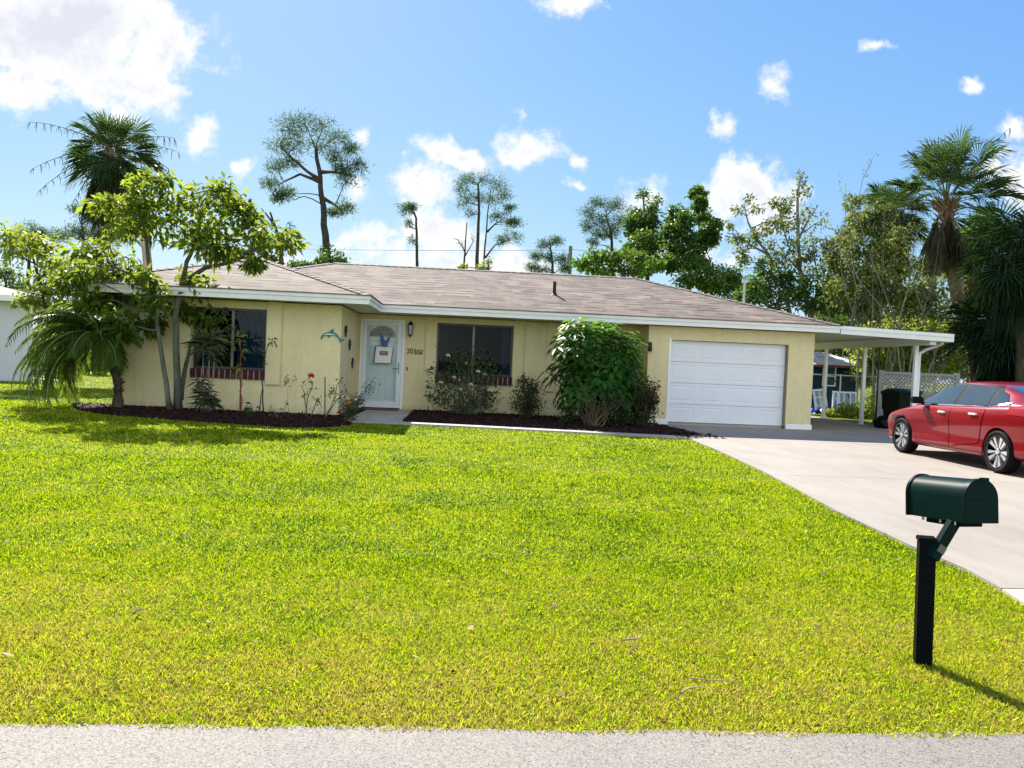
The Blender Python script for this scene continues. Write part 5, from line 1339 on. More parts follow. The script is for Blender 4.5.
shrub('rose_shrub', 'large loose rose shrub with pale blooms under the front window', 19.6, (467, 417), [(462, 370, 24, 16), (450, 388, 20, 16), (478, 385, 20, 16), (468, 402, 26, 12), (440, 378, 8, 10, .5), (490, 372, 10, 14, .6), (435, 395, 7, 8, .4), (465, 352, 12, 8, .5), (488, 398, 12, 10)], 52, LF_ROSE, (.085, .045), (13, 26), stems=7, bark=BK_GREEN,
      flowers=[('bloom', PET_W, 0, .055, [(448, 356), (478, 372), (485, 375), (454, 378), (471, 385), (460, 390), (432, 372), (441, 383), (490, 391)]), ('bloom', PET_Y, 0, .05, [(466, 364), (459, 381), (472, 390)])])
shrub('dark_shrub', 'small dark upright shrub between the rose and the glossy shrub', 19.6, (527, 417), [(524, 392, 11, 12), (533, 385, 8, 9), (520, 405, 12, 9), (534, 402, 9, 10), (522, 380, 5, 7, .5)], 53, LF_DARK, (.07, .04), (14, 24), stems=8, srad=.01)
shrub('flowering_shrub', 'dark flowering shrub with red blooms at the garage corner', 18.3, (640, 428), [(632, 388, 14, 12), (645, 385, 9, 10), (640, 402, 14, 12), (650, 400, 6, 12), (628, 408, 12, 12), (645, 415, 9, 9), (655, 392, 4, 10, .4)], 54, LF_DARK, (.075, .045), (15, 26), stems=8,
      flowers=[('bloom', PET_RED, 0, .055, [(654, 388), (657, 398), (651, 395), (659, 387), (646, 408), (641, 416), (655, 400), (648, 392)])])
shrub('woody_shrub', 'low shrub of pale crooked bare stems at the foot of the glossy shrub', 17.55, (594, 430), [(585, 395, 12, 9, .6), (603, 398, 12, 10, .7), (594, 408, 16, 8, .6), (612, 394, 9, 8, .6), (578, 405, 8, 10, .6), (620, 402, 6, 8, .5)], 55, LF_ROSE, (.07, .035), (11, 15), stems=10, bark=barkmat('tan_stem', (.09, .065, .04), (.20, .15, .09), 9), srad=.012, twist=.14)
shrub('dark_shrub', 'dark spreading shrub filling the shade under the glossy shrub', 18.0, (590, 428), [(575, 400, 14, 12), (600, 408, 18, 10), (615, 400, 14, 14), (568, 414, 10, 8), (625, 416, 12, 8), (590, 390, 16, 10)], 56, LF_DARK, (.08, .045), (13, 26), stems=6)
shrub('flower_bush', 'small bush of red and orange flowers beside the front door path', 16.5, (350, 419), [(346, 405, 8, 7), (355, 402, 7, 8), (350, 411, 9, 6), (361, 395, 6, 6, .5), (368, 388, 4, 6, .3), (374, 382, 3, 4, .25)], 57, LF_ROSE, (.055, .03), (11, 20), stems=8, srad=.007, bark=BK_GREEN,
      flowers=[('bloom', PET_RED, 0, .05, [(339, 413), (341, 415), (347, 406)]), ('bloom', PET_O, 0, .045, [(353, 407), (352, 410), (349, 403)]), ('bloom', PET_W, 0, .035, [(348, 399), (356, 400), (343, 397)])])


def stalk_plant(name, label, Y, base, stems, tufts, blooms, seed, col=BK_GREEN, leaf=(.09, .05), mat=LF_OLIVE, rad=.012, group=None, stake=None):
    rg = np.random.default_rng(seed); rr = random.Random(seed); p0 = at(*base, Y); p0.z = 0
    t = thing(name, label, 'plant', (p0.x, Y, 0), group=group); mb = MB()
    for st in stems:
        P = [at(u, v, Y+rr.uniform(-.05, .05)) for u, v in st]; P[0].z = max(0.0, min(P[0].z, .08)); f = []
        for a, b in zip(P, P[1:]): f += [a.lerp(b, j/3)+Vector((rr.uniform(-.008, .008), 0, 0)) for j in range(3)]
        f.append(P[-1]); mb.tube(f, [rad*(1-.6*i/len(f)) for i in range(len(f))], 6)
    mb.build('stem', col, t, smooth='all'); lv = Leaves()
    for (u, v, r, n) in tufts:
        c = np.array(at(u, v, Y)); s = r*Y/CF; P = c+rg.normal(0, .5, (n, 3))*s
        lv.put(P, rand_dirs(rg, n, -.1), rand_dirs(rg, n, .8), leaf[0]*rg.uniform(.7, 1.3, n), leaf[1]*rg.uniform(.7, 1.2, n), rg.random(n), fold=.2, droop=.2)
    if tufts: lv.build('foliage', mat, t)
    for (u, v, m, sz) in blooms: petals('bloom', [np.array(at(u, v, Y-.03))], m, t, sz, seed)
    if stake:
        a, b = at(*stake[0], Y+.03), at(*stake[1], Y+.03); a.z = 0; mb = MB(); mb.tube([a, b], .012, 6); mb.build('stake', BK_DARK, t)
    return t


RG = 'rose canes along the left flower bed'
stalk_plant('rose_plant', 'tall rose cane bearing one coral bloom', 16.7, (305, 417), [[(305, 417), (308, 398), (313, 384), (309, 377)], [(308, 400), (304, 392), (302, 386)], [(311, 390), (318, 398), (322, 408)]], [(308, 383, 5, 16), (313, 390, 4, 10), (306, 396, 3, 6), (318, 400, 3, 6)], [(311, 377, PET_R, .085)], 101, mat=LF_YG, leaf=(.075, .04))
stalk_plant('rose_plant', 'staked rose with two slanting canes, no open bloom', 16.8, (325, 418), [[(325, 417), (334, 404), (342, 395), (347, 390)], [(324, 418), (331, 407), (335, 396), (337, 385), (340, 381)], [(322, 422), (317, 430)]], [(341, 381, 4, 14), (333, 388, 5, 16), (337, 398, 5, 14), (346, 392, 4, 10), (318, 400, 4, 10), (329, 395, 4, 8)], [], 102, mat=LF_OLIVE, leaf=(.075, .04), stake=((325, 418), (325, 377)))
stalk_plant('sapling', 'reddish twisted sapling stem with leaves at two heights, before the wing window', 17.1, (240, 415), [[(240, 415), (240.5, 395), (240, 375), (241, 352), (240, 340)], [(240, 408), (242, 400), (240, 392), (242, 384), (240, 376)]], [(241, 337, 6, 18), (237, 369, 5, 12), (244, 350, 4, 7), (232, 342, 3, 5)], [], 103, col=barkmat('red_stem', (.14, .035, .025), (.26, .08, .06), 10), mat=LF_YG, leaf=(.12, .06), rad=.018)
stalk_plant('sapling', 'pair of thin dark canes at the right edge of the wing window', 17.2, (263, 415), [[(263, 415), (263, 395), (262, 378), (264, 360), (268, 345)], [(259, 414), (261, 398), (263, 385)]], [(270, 342, 5, 12), (264, 362, 3, 5), (262, 352, 4, 6)], [], 104, col=BK_DARK, mat=LF_DARK, leaf=(.10, .055), rad=.016)
WG = 'little weeds and bedding plants in the mulch'
stalk_plant('bedding_plant', 'small leafy plant with white blooms below the wing window', 16.8, (250, 417), [[(250, 417), (250, 408)]], [(250, 409, 5, 26), (248, 413, 5, 20)], [(250, 406, PET_W, .05), (248, 408, PET_W, .04)], 105, mat=LF_VINE, leaf=(.10, .06), group=WG)
stalk_plant('bedding_plant', 'pale weedy plant at the front edge of the mulch left of the coral rose', 16.2, (276, 424), [[(276, 424), (275, 415), (271, 408)], [(276, 424), (278, 414)]], [(274, 414, 5, 16), (278, 420, 5, 18), (272, 408, 3, 6)], [], 106, mat=LF_OLIVE, leaf=(.06, .03), group=WG, rad=.006)
stalk_plant('bedding_plant', 'thin dark twiggy seedling against the wing wall', 17.2, (284, 414), [[(284, 414), (286, 405), (287, 400)], [(284, 413), (280, 408)]], [(286, 403, 3, 6), (281, 409, 3, 5)], [], 107, mat=LF_DARK, leaf=(.06, .03), group=WG, rad=.007)
# leafy sprig seen against the wall: top of a thin cane
stalk_plant('sapling', 'slender green cane with one leafy tuft on the wall under the dolphin', 17.2, (289, 415), [[(289, 415), (288, 400), (288, 388)]], [(288, 383, 5, 14), (286, 378, 3, 6)], [], 108, mat=LF_YG, leaf=(.08, .04), rad=.005)
stalk_plant('rose_plant', 'leaning cane with sparse round leaves left of the front window', 20.0, (432, 415), [[(434, 415), (431, 398), (429, 384), (427, 372)]], [(430, 371, 4, 10), (428, 386, 4, 9), (429, 395, 4, 8)], [], 109, mat=LF_VINE, leaf=(.13, .08), rad=.008)


def spiky(name, label, Y, base, canes, heads, seed):
    rg = np.random.default_rng(seed); rr = random.Random(seed); p0 = at(*base, Y); p0.z = 0; t = thing(name, label, 'plant', (p0.x, Y, 0)); mb = MB()
    for cn in canes:
        P = [at(u, v, Y+rr.uniform(-.06, .06)) for u, v in cn]; P[0].z = 0.02; mb.tube(P, [.02]+[.013]*(len(P)-1), 7)
    mb.build('stem', BK_GREY, t, smooth='all'); lv = Leaves()
    for (u, v, r, n) in heads:
        c = np.array(at(u, v, Y)); s = r*Y/CF; D = rand_dirs(rg, n, .25); P = c+rg.normal(0, .04, (n, 3)); ls = s*rg.uniform(.7, 1.1, n)
        lv.put(P, D, rand_dirs(rg, n, .8), ls, .015, rg.random(n), fold=.2, droop=.3, mid=.4)
    lv.build('foliage', LF_SPIKE, t)


spiky('dracaena', 'spiky leaved cane plant in front of the left half of the wing window', 16.7, (206, 417), [[(203, 417), (204, 390), (203, 360), (205, 345)], [(206, 417), (209, 390), (209, 365), (210, 348)], [(209, 416), (210, 395), (214, 372), (214, 352)]], [(205, 345, 23, 60), (213, 340, 22, 60), (215, 354, 16, 36), (203, 395, 17, 60), (207, 402, 19, 70), (202, 382, 13, 36)], 111)

# ------------------------------------------------------------------ mailbox
def mailbox():
    base = at(922, 665, 3.69); base = Vector((2.335, 3.675, 0))
    rz = R(-20)
    t = thing('mailbox', 'dark green arched mailbox on a slanted arm and square black post', 'mailbox', base)
    MGN = paint('dark_green_enamel', (.002, .014, .012), .42, .0, .04, var=.15, scale=8, dirt=((.010, .022, .02), 14, .68))
    MPB = paint('black_post', (.003, .004, .005), .5, .0, .04, var=.2, scale=10, dirt=((.014, .016, .017), 9, .66))
    M0 = Matrix.Translation(base) @ Matrix.Rotation(R(-1.2), 4, 'Y') @ Matrix.Rotation(rz, 4, 'Z')
    mb = MB(); h = .037; mb.box(-h, h, -h, h, -.1, .615, M0)
    mb.box(-h-.005, h+.005, -h-.005, h+.005, .615, .637, M0); mb.box(-h-.003, h+.003, -h-.003, h+.003, .50, .508, M0)
    post = mb.build('post', MPB, t, bevel=.004)
    # arm: plank rising to the right under the box
    ctr = Vector((2.445, 3.70, .745)); pA = base+Vector((-.005, -.046, .55)); pB = Vector((2.44, 3.64, .733))
    d = (pB-pA).normalized(); sd = Vector((.25, -.97, 0)); sd = (sd-d*sd.dot(d)).normalized(); up = d.cross(sd)
    M1 = Matrix(((d.x, sd.x, up.x, pA.x), (d.y, sd.y, up.y, pA.y), (d.z, sd.z, up.z, pA.z), (0, 0, 0, 1)))
    mb = MB(); mb.box(-.01, (pB-pA).length+.015, -.018, .018, -.030, .030, M1); mb.build('arm', MGN, t, bevel=.004)
    mb = MB(); mb.box(.03, .07, .0205, .023, -.025, .025, M1); mb.build('bracket', paint('bare_steel', (.10, .11, .11), .4, .7), t, bevel=.002)
    # box: axis runs from the door (near, right) to the back (far, left)
    cam2w = lambda x, z: Vector((x*_cy+z*_sy, -x*_sy+z*_cy, 0))
    A_ = cam2w(2.185, 3.70); AB = (cam2w(.2, .045)).normalized(); back = Vector((-AB.y, AB.x, 0))
    wd, L_, hh = .185, .37, .208; tilt = R(5)
    bx = back*math.cos(tilt)-Vector((0, 0, math.sin(tilt))); bz = Vector((0, 0, math.cos(tilt)))+back*math.sin(tilt)
    o = Vector((A_.x, A_.y, .735))+AB*wd/2
    M2 = Matrix(((AB.x, bx.x, bz.x, o.x), (AB.y, bx.y, bz.y, o.y), (AB.z, bx.z, bz.z, o.z), (0, 0, 0, 1)))
    r = wd/2

    def arch(e=0., n=20):
        hs_ = hh-r; return [(-r-e, -e*.4), (r+e, -e*.4)]+[((r+e)*math.cos(PI*i/n), hs_+(r+e)*math.sin(PI*i/n)) for i in range(n+1)]
    mb = MB(); mb.prism(arch(), 0, L_, lambda a, b, q_: tuple(M2 @ Vector((a, q_, b))))
    box = mb.build('box', MGN, t, smooth=True)
    mb = MB(); mb.prism(arch(.004), -.018, .014, lambda a, b, q_: tuple(M2 @ Vector((a, q_, b))))
    dr = mb.build('door', MGN, t, smooth=True, bevel=.002)
    mb = MB(); mb.tube([M2 @ Vector((-r*.72, -.020, hh*.53)), M2 @ Vector((r*.72, -.020, hh*.53))], .0016, 6); mb.build('embossed_line', MGN, dr)
    mb = MB(); mb.box(-.014, .014, -.05, -.016, hh-.006, hh+.010, M2); mb.build('pull_tab', MGN, dr, bevel=.001)
    mb = MB(); mb.prism(arch(.006), L_-.012, L_+.008, lambda a, b, q_: tuple(M2 @ Vector((a, q_, b)))); mb.build('rear_rim', MPB, t, smooth=True, bevel=.002)
    mb = MB(); mb.box(-r*.75, r*.75, .05, L_*.72, -.026, -.003, M2); mb.build('mounting_board', MPB, t, bevel=.003)
    MBO = paint('bolt_steel', (.5, .48, .45), .35, .8)
    for y in (.07, .16, .28):
        mb = MB(); mb.lathe([(0, -.012), (.007, -.012), (.007, .004), (0, .004)], 8, M2 @ Matrix.Translation((-r*.8, y, -.006))); mb.build('bolt', MBO, t)


mailbox()

# ------------------------------------------------------------------ twigs on the lawn
TW = paint('dry_twig', (.27, .21, .14), .85, var=.3, scale=15)
for i, (pl, rad, lab) in enumerate((
        ([[(677, 701), (680, 692), (682, 686)], [(680, 693), (690, 688), (702, 686)]], .004, 'pale forked twig standing in the grass near the road'),
        ([[(622, 640), (634, 639), (642, 638)]], .005, 'thin brown stick lying in the middle of the lawn'),
        ([[(690, 678), (712, 680), (734, 681)]], .003, 'long straw coloured stem lying flat in front of the forked twig'))):
    mb = MB()
    for st in pl:
        P = []
        for j, (u, v) in enumerate(st):
            d_ = ray(u, v); z = .035 if i else (.02+.035*j); s = (z-CH)/d_.z; P.append(Vector((d_.x*s, d_.y*s, z)))
        mb.tube(P, [rad, rad*.9, rad*.4], 6)
    o = mb.build('twig', TW, origin=tuple(P[0])); tag(o, lab, 'twig')

# ------------------------------------------------------------------ back yard at right
def wheelie_bin(name, label, x, y, rz, body_m, lid_m, sc=1.0):
    t = thing(name, label, 'bin', (0, 0, 0), group='bins under the carport'); mb = MB()
    prof = [(.25, .28, .08), (.285, .34, .55), (.30, .37, .98)]
    for (a, b, z0), (c, d, z1) in zip(prof, prof[1:]):
        P0 = [(-a, -b, z0), (a, -b, z0), (a, b, z0), (-a, b, z0)]; P1 = [(-c, -d, z1), (c, -d, z1), (c, d, z1), (-c, d, z1)]
        for i in range(4): mb.face([P0[i], P0[(i+1) % 4], P1[(i+1) % 4], P1[i]])
    mb.face([(-.25, -.28, .08), (.25, -.28, .08), (.25, .28, .08), (-.25, .28, .08)]); mb.box(-.33, .33, -.40, .40, .96, 1.0); mb.box(-.05, .05, -.33, -.29, .3, .8)
    mb.build('body', body_m, t, bevel=.015)
    mb = MB(); mb.prism([(-.41, 1.003), (.41, 1.003), (.42, 1.03), (.25, 1.09), (-.2, 1.10), (-.42, 1.04)], -.34, .34, lambda a, b, d: (d, a, b)); mb.build('lid', lid_m, t, bevel=.012)
    mb = MB(); mb.tube([(-.27, .44, .98), (.27, .44, .98)], .02, 8); mb.build('handle', lid_m, t)
    for s in (-.27, .27):
        mb = MB(); mb.lathe([(0, -.03), (.11, -.03), (.12, 0), (.11, .03), (0, .03)], 16, Matrix.Translation((s, .27, .12)) @ Matrix.Rotation(PI/2, 4, 'Y')); mb.build('wheel', MBK, t, smooth=True)
    t.location = (x, y, .03); t.rotation_euler = (0, 0, rz); t.scale = (sc, sc, sc)


wheelie_bin('wheelie_bin', 'near black wheelie bin next to the carport post', 12.82, 22.0, R(10), paint('bin_black', (.003, .006, .006), .5), paint('bin_lid_black', (.003, .007, .006), .45))
wheelie_bin('wheelie_bin', 'dark green wheelie bin behind the red car hood', 13.35, 22.7, R(4), paint('bin_green', (.006, .055, .036), .45), paint('bin_lid_green', (.006, .05, .034), .4), 1.05)
wheelie_bin('wheelie_bin', 'green wheelie bin right of the carport downspout, mostly behind the car', 14.35, 21.9, R(-6), paint('bin_green_two', (.007, .06, .042), .45), paint('bin_lid_green_two', (.006, .055, .038), .4), 1.0)
# slumped bag by the bins
bm = bmesh.new(); bmesh.ops.create_icosphere(bm, subdivisions=3, radius=1)
for v in bm.verts:
    n = v.co.copy(); k = 1+.10*math.sin(7*n.x+3*n.y)+.08*math.sin(9*n.y-5*n.z)+.05*math.sin(17*n.x*n.z)
    v.co = Vector((n.x*.36*k, n.y*.30*k, max(-.14, n.z*.24*k)+.14))
me = bpy.data.meshes.new('rubbish_bag'); bm.to_mesh(me); bm.free(); me.polygons.foreach_set('use_smooth', [True]*len(me.polygons))
o = link_mesh('rubbish_bag', me, paint('black_plastic', (.003, .003, .004), .3, var=.2)); o.location = (12.25, 21.6, .03); tag(o, 'slumped black rubbish bag on the concrete before the bins', 'bag')

# white lattice fence panel
FY = 24.5
t = thing('lattice_fence', 'weathered whitish lattice fence panel behind the bins', 'fence', (15, FY, 0)); MLA = paint('weathered_white', (.22, .23, .22), .7, var=.2, scale=5)
xa, xb = at(879, 390, FY).x, at(956, 390, FY).x; zt_ = at(900, 372, FY).z; zl = zt_-.62
mb = MB(); mb.box(xa, xb, FY-.03, FY+.03, zt_-.09, zt_); mb.box(xa, xb, FY-.03, FY+.03, zl-.09, zl); mb.build('rail', MLA, t, bevel=.005)
for x in (xa, (xa+xb)/2, xb): mb = MB(); mb.box(x-.07, x+.07, FY-.07, FY+.07, 0, zt_+.04); mb.build('post', MLA, t, bevel=.008)
mb = MB(); h = zt_-zl-.09; n = int((xb-xa)/.13)
for i in range(-5, n):
    x = xa+i*.13
    for sgn, dy in ((1, -.012), (-1, .012)):
        p, q_ = (x, zl), (x+h, zl+h)
        if sgn < 0: p, q_ = (x, zl+h), (x+h, zl)
        # clip to the panel
        t0 = max(0, (xa-p[0])/h); t1 = min(1, (xb-p[0])/h)
        if t1 <= t0: continue
        P = (p[0]+h*t0, p[1]+(q_[1]-p[1])*t0); Q = (p[0]+h*t1, p[1]+(q_[1]-p[1])*t1); nx, nz = -.02*sgn*.707, .02*.707
        mb.prism([(P[0]-nx, P[1]-nz), (Q[0]-nx, Q[1]-nz), (Q[0]+nx, Q[1]+nz), (P[0]+nx, P[1]+nz)], FY+dy-.005, FY+dy+.005, lambda a, b, d: (a, d, b))
mb.build('lattice', MLA, t)
mb = MB()
k = 0; x = xa+.08
while x < xb-.15:
    mb.box(x, x+.125, FY-.012+.003*(k % 2), FY+.010, .05, zl-.093); x += .13; k += 1
mb.build('board', MLA, t)

# blue shed with gable roof
SY = 34.0
shed = thing('shed', 'dark blue shed with pale roof and white framed window, seen under the carport', 'shed', (17, SY+2, 0))
MBS = paint('shed_blue', (.010, .035, .062), .6, var=.2, scale=4); MRR = paint('shed_red_trim', (.16, .03, .04), .6); MSR = shingles('shed_shingle', [(.58, .54, .50), (.70, .66, .62), (.4, .38, .36)], .16, .4)
sx0, sx1 = at(795, 380, SY).x, at(858, 380, SY).x; sz = at(840, 365, SY).z
mb = MB(); n = int((sx1-sx0)/.2)
mb.box(sx0, sx1, SY, SY+4.5, 0, sz-.05)
for i in range(n): mb.box(sx0+i*.2+.185, sx0+i*.2+.2, SY-.012, SY-.001, 0, sz-.06)
mb.build('wall', MBS, shed)
mb = MB(); rz_ = at(840, 354, SY+1.8).z
k_ = math.hypot(1.8+.4, rz_-sz)
def rp(x, y, z): return (x, y, z)
ex0, ex1 = sx0-.35, sx1+.42
hipx = 1.0
mb.face([(ex0, SY-.4, sz-.02), (ex1, SY-.4, sz-.02), (ex1-hipx, SY+2.2, rz_+.05), (ex0, SY+2.2, rz_+.05)], [(0, 0), (ex1-ex0, 0), (ex1-ex0-hipx, 2.7), (0, 2.7)])
mb.face([(ex1, SY-.4, sz-.02), (ex1, SY+4.8, sz-.02), (ex1-hipx, SY+2.2, rz_+.05)], [(0, 0), (5.2, 0), (2.6, 1.4)])
mb.face([(ex1, SY+4.8, sz-.02), (ex0, SY+4.8, sz-.02), (ex0, SY+2.2, rz_+.05), (ex1-hipx, SY+2.2, rz_+.05)], [(0, 0), (4, 0), (4, 2.7), (1, 2.7)])
mb.build('roof', MSR, shed)
mb = MB(); mb.box(ex0, ex1-.001, SY-.43, SY-.401, sz-.13, sz-.03); mb.box(ex1, ex1+.03, SY-.42, SY+4.8, sz-.13, sz-.03); mb.build('fascia', MRR, shed)
wx0, wx1 = at(824, 367, SY).x, at(834, 385, SY).x; wz1, wz0 = at(830, 367, SY).z, at(830, 385, SY).z
mb = MB(); f = .06
mb.box(wx0-f, wx1+f, SY-.04, SY-.013, wz1, wz1+f); mb.box(wx0-f, wx1+f, SY-.04, SY-.013, wz0-f, wz0); mb.box(wx0-f, wx0, SY-.039, SY-.014, wz0, wz1); mb.box(wx1, wx1+f, SY-.039, SY-.014, wz0, wz1); mb.box(wx0, wx1, SY-.036, SY-.014, (wz0+wz1)/2-.03, (wz0+wz1)/2+.03)
w_ = mb.build('window', MWH, shed)
mb = MB(); mb.box(wx0, wx1, SY-.022, SY-.0135, wz0, wz1); mb.build('pane', paint('shed_pane', (.05, .09, .11), .1, spec=.8), w_)

# old window sashes leaning together, blue tarp, chain link
WS = 28.5
MOW = paint('old_sash_white', (.62, .68, .70), .5, var=.12); MOG = glassmat('sash_glass', (.35, .65, .75), 1.2)


def sash(label, u0, u1, v0, v1, Y, tilt, cols, rows, roll=0):
    a, b = at(u0, v1, Y), at(u1, v0, Y); z0 = .05; w = b.x-a.x; h = b.z-z0
    M = Matrix.Translation((a.x+w/2, Y, z0)) @ Matrix.Rotation(tilt, 4, 'X') @ Matrix.Rotation(roll, 4, 'Y')
    t = thing('window_sash', label, 'window sash', (a.x+w/2, Y, z0), group='old sashes leaning in the back yard'); f = .07; mb = MB()
    mb.box(-w/2, w/2, -.03, .03, 0, f, M); mb.box(-w/2, w/2, -.03, .03, h-f, h, M); mb.box(-w/2, -w/2+f, -.029, .029, f, h-f, M); mb.box(w/2-f, w/2, -.029, .029, f, h-f, M)
    for i in range(1, cols): x = -w/2+w*i/cols; mb.box(x-.025, x+.025, -.02, .02, f, h-f, M)
    for i in range(1, rows): z = h*i/rows; mb.box(-w/2+f, w/2-f, -.018, .018, z-.025, z+.025, M)
    mb.build('frame', MOW, t)
    mb = MB(); mb.box(-w/2+f, w/2-f, -.004, .004, f, h-f, M); mb.build('pane', MOG, t)


sash('tilted old white window sash nearest the garage wall', 816, 830, 389, 412, WS, R(-12), 2, 3, R(-6))
sash('old white window sash leaning left of the carport back post', 832, 839, 391, 411, WS+.3, R(-8), 1, 3, R(3))
sash('wide old white window sash with two by three panes right of the others', 838, 858, 392, 411, WS+.6, R(-8), 3, 2)
tarp = MB(); rr = random.Random(4); c = at(826, 412, WS-.5); n = 12
gp = [[Vector((c.x-.55+1.3*i/n, WS-.7+.9*j/n, .06+.16*max(0, math.sin(i*1.1)*math.cos(j*.9))+.10*math.sin(PI*i/n)*math.sin(PI*j/n)+rr.uniform(0, .03))) for i in range(n+1)] for j in range(n+1)]
for j in range(n):
    for i in range(n): tarp.face([gp[j][i], gp[j][i+1], gp[j+1][i+1], gp[j+1][i]])
tag(tarp.build('tarp', paint('blue_tarp', (.02, .10, .50), .4, var=.2), origin=(c.x, WS-.3, .03)), 'crumpled bright blue tarp below the leaning window sashes', 'tarp')
CY = 31.5
t = thing('chain_link_fence', 'grey chain link fence crossing in front of the blue shed', 'fence', (16, CY, 0)); MST2 = paint('galvanised', (.42, .45, .46), .4, .7)
ca, cb = at(808, 375, CY).x, at(885, 376, CY).x; cz = at(840, 375.5, CY).z
mb = MB(); mb.tube([(ca, CY, cz), (cb, CY, cz)], .03, 8); mb.build('rail', MST2, t)
for x in (at(840, 390, CY).x, at(872, 390, CY).x, ca): mb = MB(); mb.tube([(x, CY, 0), (x, CY, cz+.05)], .03, 8); mb.build('post', MST2, t)
mb = MB(); x = ca; s = .09
while x < cb-cz:
    mb.tube([(x, CY, .03), (x+cz-.05, CY, cz-.02)], .0013, 3, cap=False); mb.tube([(x, CY+.004, cz-.02), (x+cz-.05, CY+.004, .03)], .0013, 3, cap=False); x += s
mb.build('mesh', paint('dull_wire', (.07, .075, .075), .8), t)
# tall weeds under the sashes
shrub('weed_patch', 'yellow green tall weeds in front of the leaning sashes', 27.3, (845, 420), [(828, 414, 6, 4), (838, 412, 8, 6), (850, 410, 8, 8), (858, 410, 5, 5, .6), (872, 403, 6, 12, .7), (868, 413, 8, 6), (879, 398, 6, 12, .7), (845, 416, 10, 4)], 121, LF_YG, (.13, .06), (16, 20), stems=5, srad=.006)
# dark pole standing behind the bins
p = at(877, 395, 23.4); mb = MB(); mb.tube([(p.x, 23.4, 0), (p.x, 23.4, at(877, 346, 23.4).z)], .03, 8)
tag(mb.build('pole', MBK, origin=(p.x, 23.4, 0)), 'thin dark upright pole at the left end of the lattice fence', 'pole')

# ------------------------------------------------------------------ neighbour house at the left edge
NY = 30.0
nx1 = at(33, 340, NY).x; nb = thing('neighbour_house', 'white neighbour house with grey roof at the left edge', 'house', (nx1, NY, 0)); MNW = paint('neighbour_white', (.58, .61, .64), .7, var=.05); nz = at(15, 302, NY).z
mb = MB(); holed(mb, nx1-9, nx1, 0, nz, NY, [(at(-60, 360, NY).x, at(-40, 360, NY).x, 1.0, 2.0)], .1)
mb.face([(nx1, NY, 0), (nx1, NY+7, 0), (nx1, NY+7, nz), (nx1, NY, nz)]); mb.face([(nx1-9, NY, 0), (nx1-9, NY+7, 0), (nx1-9, NY+7, nz), (nx1-9, NY, nz)]); mb.face([(nx1-9, NY+7, 0), (nx1, NY+7, 0), (nx1, NY+7, nz), (nx1-9, NY+7, nz)])
mb.build('wall', MNW, nb)
mb = MB(); e = .55; xa_, xb_ = nx1-9.5, nx1+e; rzz = nz+.18+4.05*.25
mb.face([(xa_, NY-e, nz+.18), (xb_, NY-e, nz+.18), (xb_-4.05, NY+3.5, rzz), (xa_+4.05, NY+3.5, rzz)], [(0, 0), (10, 0), (6, 4), (4, 4)])
mb.face([(xb_, NY-e, nz+.18), (xb_, NY+7+e, nz+.18), (xb_-4.05, NY+3.5, rzz)], [(0, 0), (8, 0), (4, 4)])
mb.face([(xb_, NY+7+e, nz+.18), (xa_, NY+7+e, nz+.18), (xa_+4.05, NY+3.5, rzz), (xb_-4.05, NY+3.5, rzz)], [(0, 0), (10, 0), (6, 4), (4, 4)])
mb.face([(xa_, NY+7+e, nz+.18), (xa_, NY-e, nz+.18), (xa_+4.05, NY+3.5, rzz)], [(0, 0), (8, 0), (4, 4)])
mb.build('roof', shingles('grey_shingle', [(.28, .27, .27), (.40, .38, .37), (.2, .19, .19)]), nb)
mb = MB(); strip(mb, [(xa_, NY-e), (xb_, NY-e), (xb_, NY+7+e), (xa_, NY+7+e)], -.04, 0, nz-.02, nz+.175); mb.build('fascia', MWH, nb)
mb = MB(); mb.box(xa_+.05, xb_-.05, NY-e+.05, NY-.002, nz, nz+.01); mb.build('soffit', MWH, nb)
mb = MB(); x = nx1-.06; mb.tube([(x, NY-.06, nz), (x, NY-.06, .35), (x+.1, NY-.10, .12), (x+.9, NY-.3, .06)], .045, 8); mb.build('downspout', MWH, nb, smooth=True)
nb.rotation_euler.z = R(30)
mb = MB(); mb.box(nx1+.02, nx1+.9, NY+1.2, NY+1.9, 0, 1.05); mb.box(nx1+.05, nx1+.87, NY+1.19, NY+1.199, .1, .95)
tag(mb.build('air_conditioner', paint('unit_dark', (.03, .035, .035), .6), origin=(nx1+.4, NY+1.5, 0), bevel=.02), 'dark boxy air conditioner against the side of the white house', 'air conditioner')

# ------------------------------------------------------------------ utility pole, wires, mast
UY = 58.0
p = at(570, 275, UY); t = thing('utility_pole', 'weathered wooden utility pole showing above the roof ridge', 'utility pole', (p.x, UY, 0))
MUP = barkmat('pole_wood', (.12, .11, .10), (.26, .24, .21), 3)
zt2 = at(570, 246, UY).z; mb = MB(); mb.tube([(p.x, UY, 0), (p.x, UY, zt2*.6), (p.x-.05, UY, zt2)], [.17, .15, .13], 10); mb.build('pole', MUP, t, smooth=True)
mb = MB(); mb.tube([(p.x-.16, UY-.1, zt2-1.6), (p.x-.16, UY-.1, zt2-.6)], .10, 8); mb.build('conduit', paint('conduit_grey', (.25, .25, .24), .6), t)
for lab, a, b, sag in (('thin power line crossing the sky left of the utility pole', (-30, 232), (570, 250), .5), ('thin power line running right from the utility pole', (570, 249), (1080, 290), .6)):
    P, Q = at(*a, UY), at(*b, UY); mb = MB(); mb.tube([P.lerp(Q, i/16)+Vector((0, 0, -sag*math.sin(PI*i/16))) for i in range(17)], .016, 5); tag(mb.build('power_line', paint('wire', (.12, .12, .12), .6), origin=tuple(P)), lab, 'power line', 'power lines behind the house')
MY = 32.0
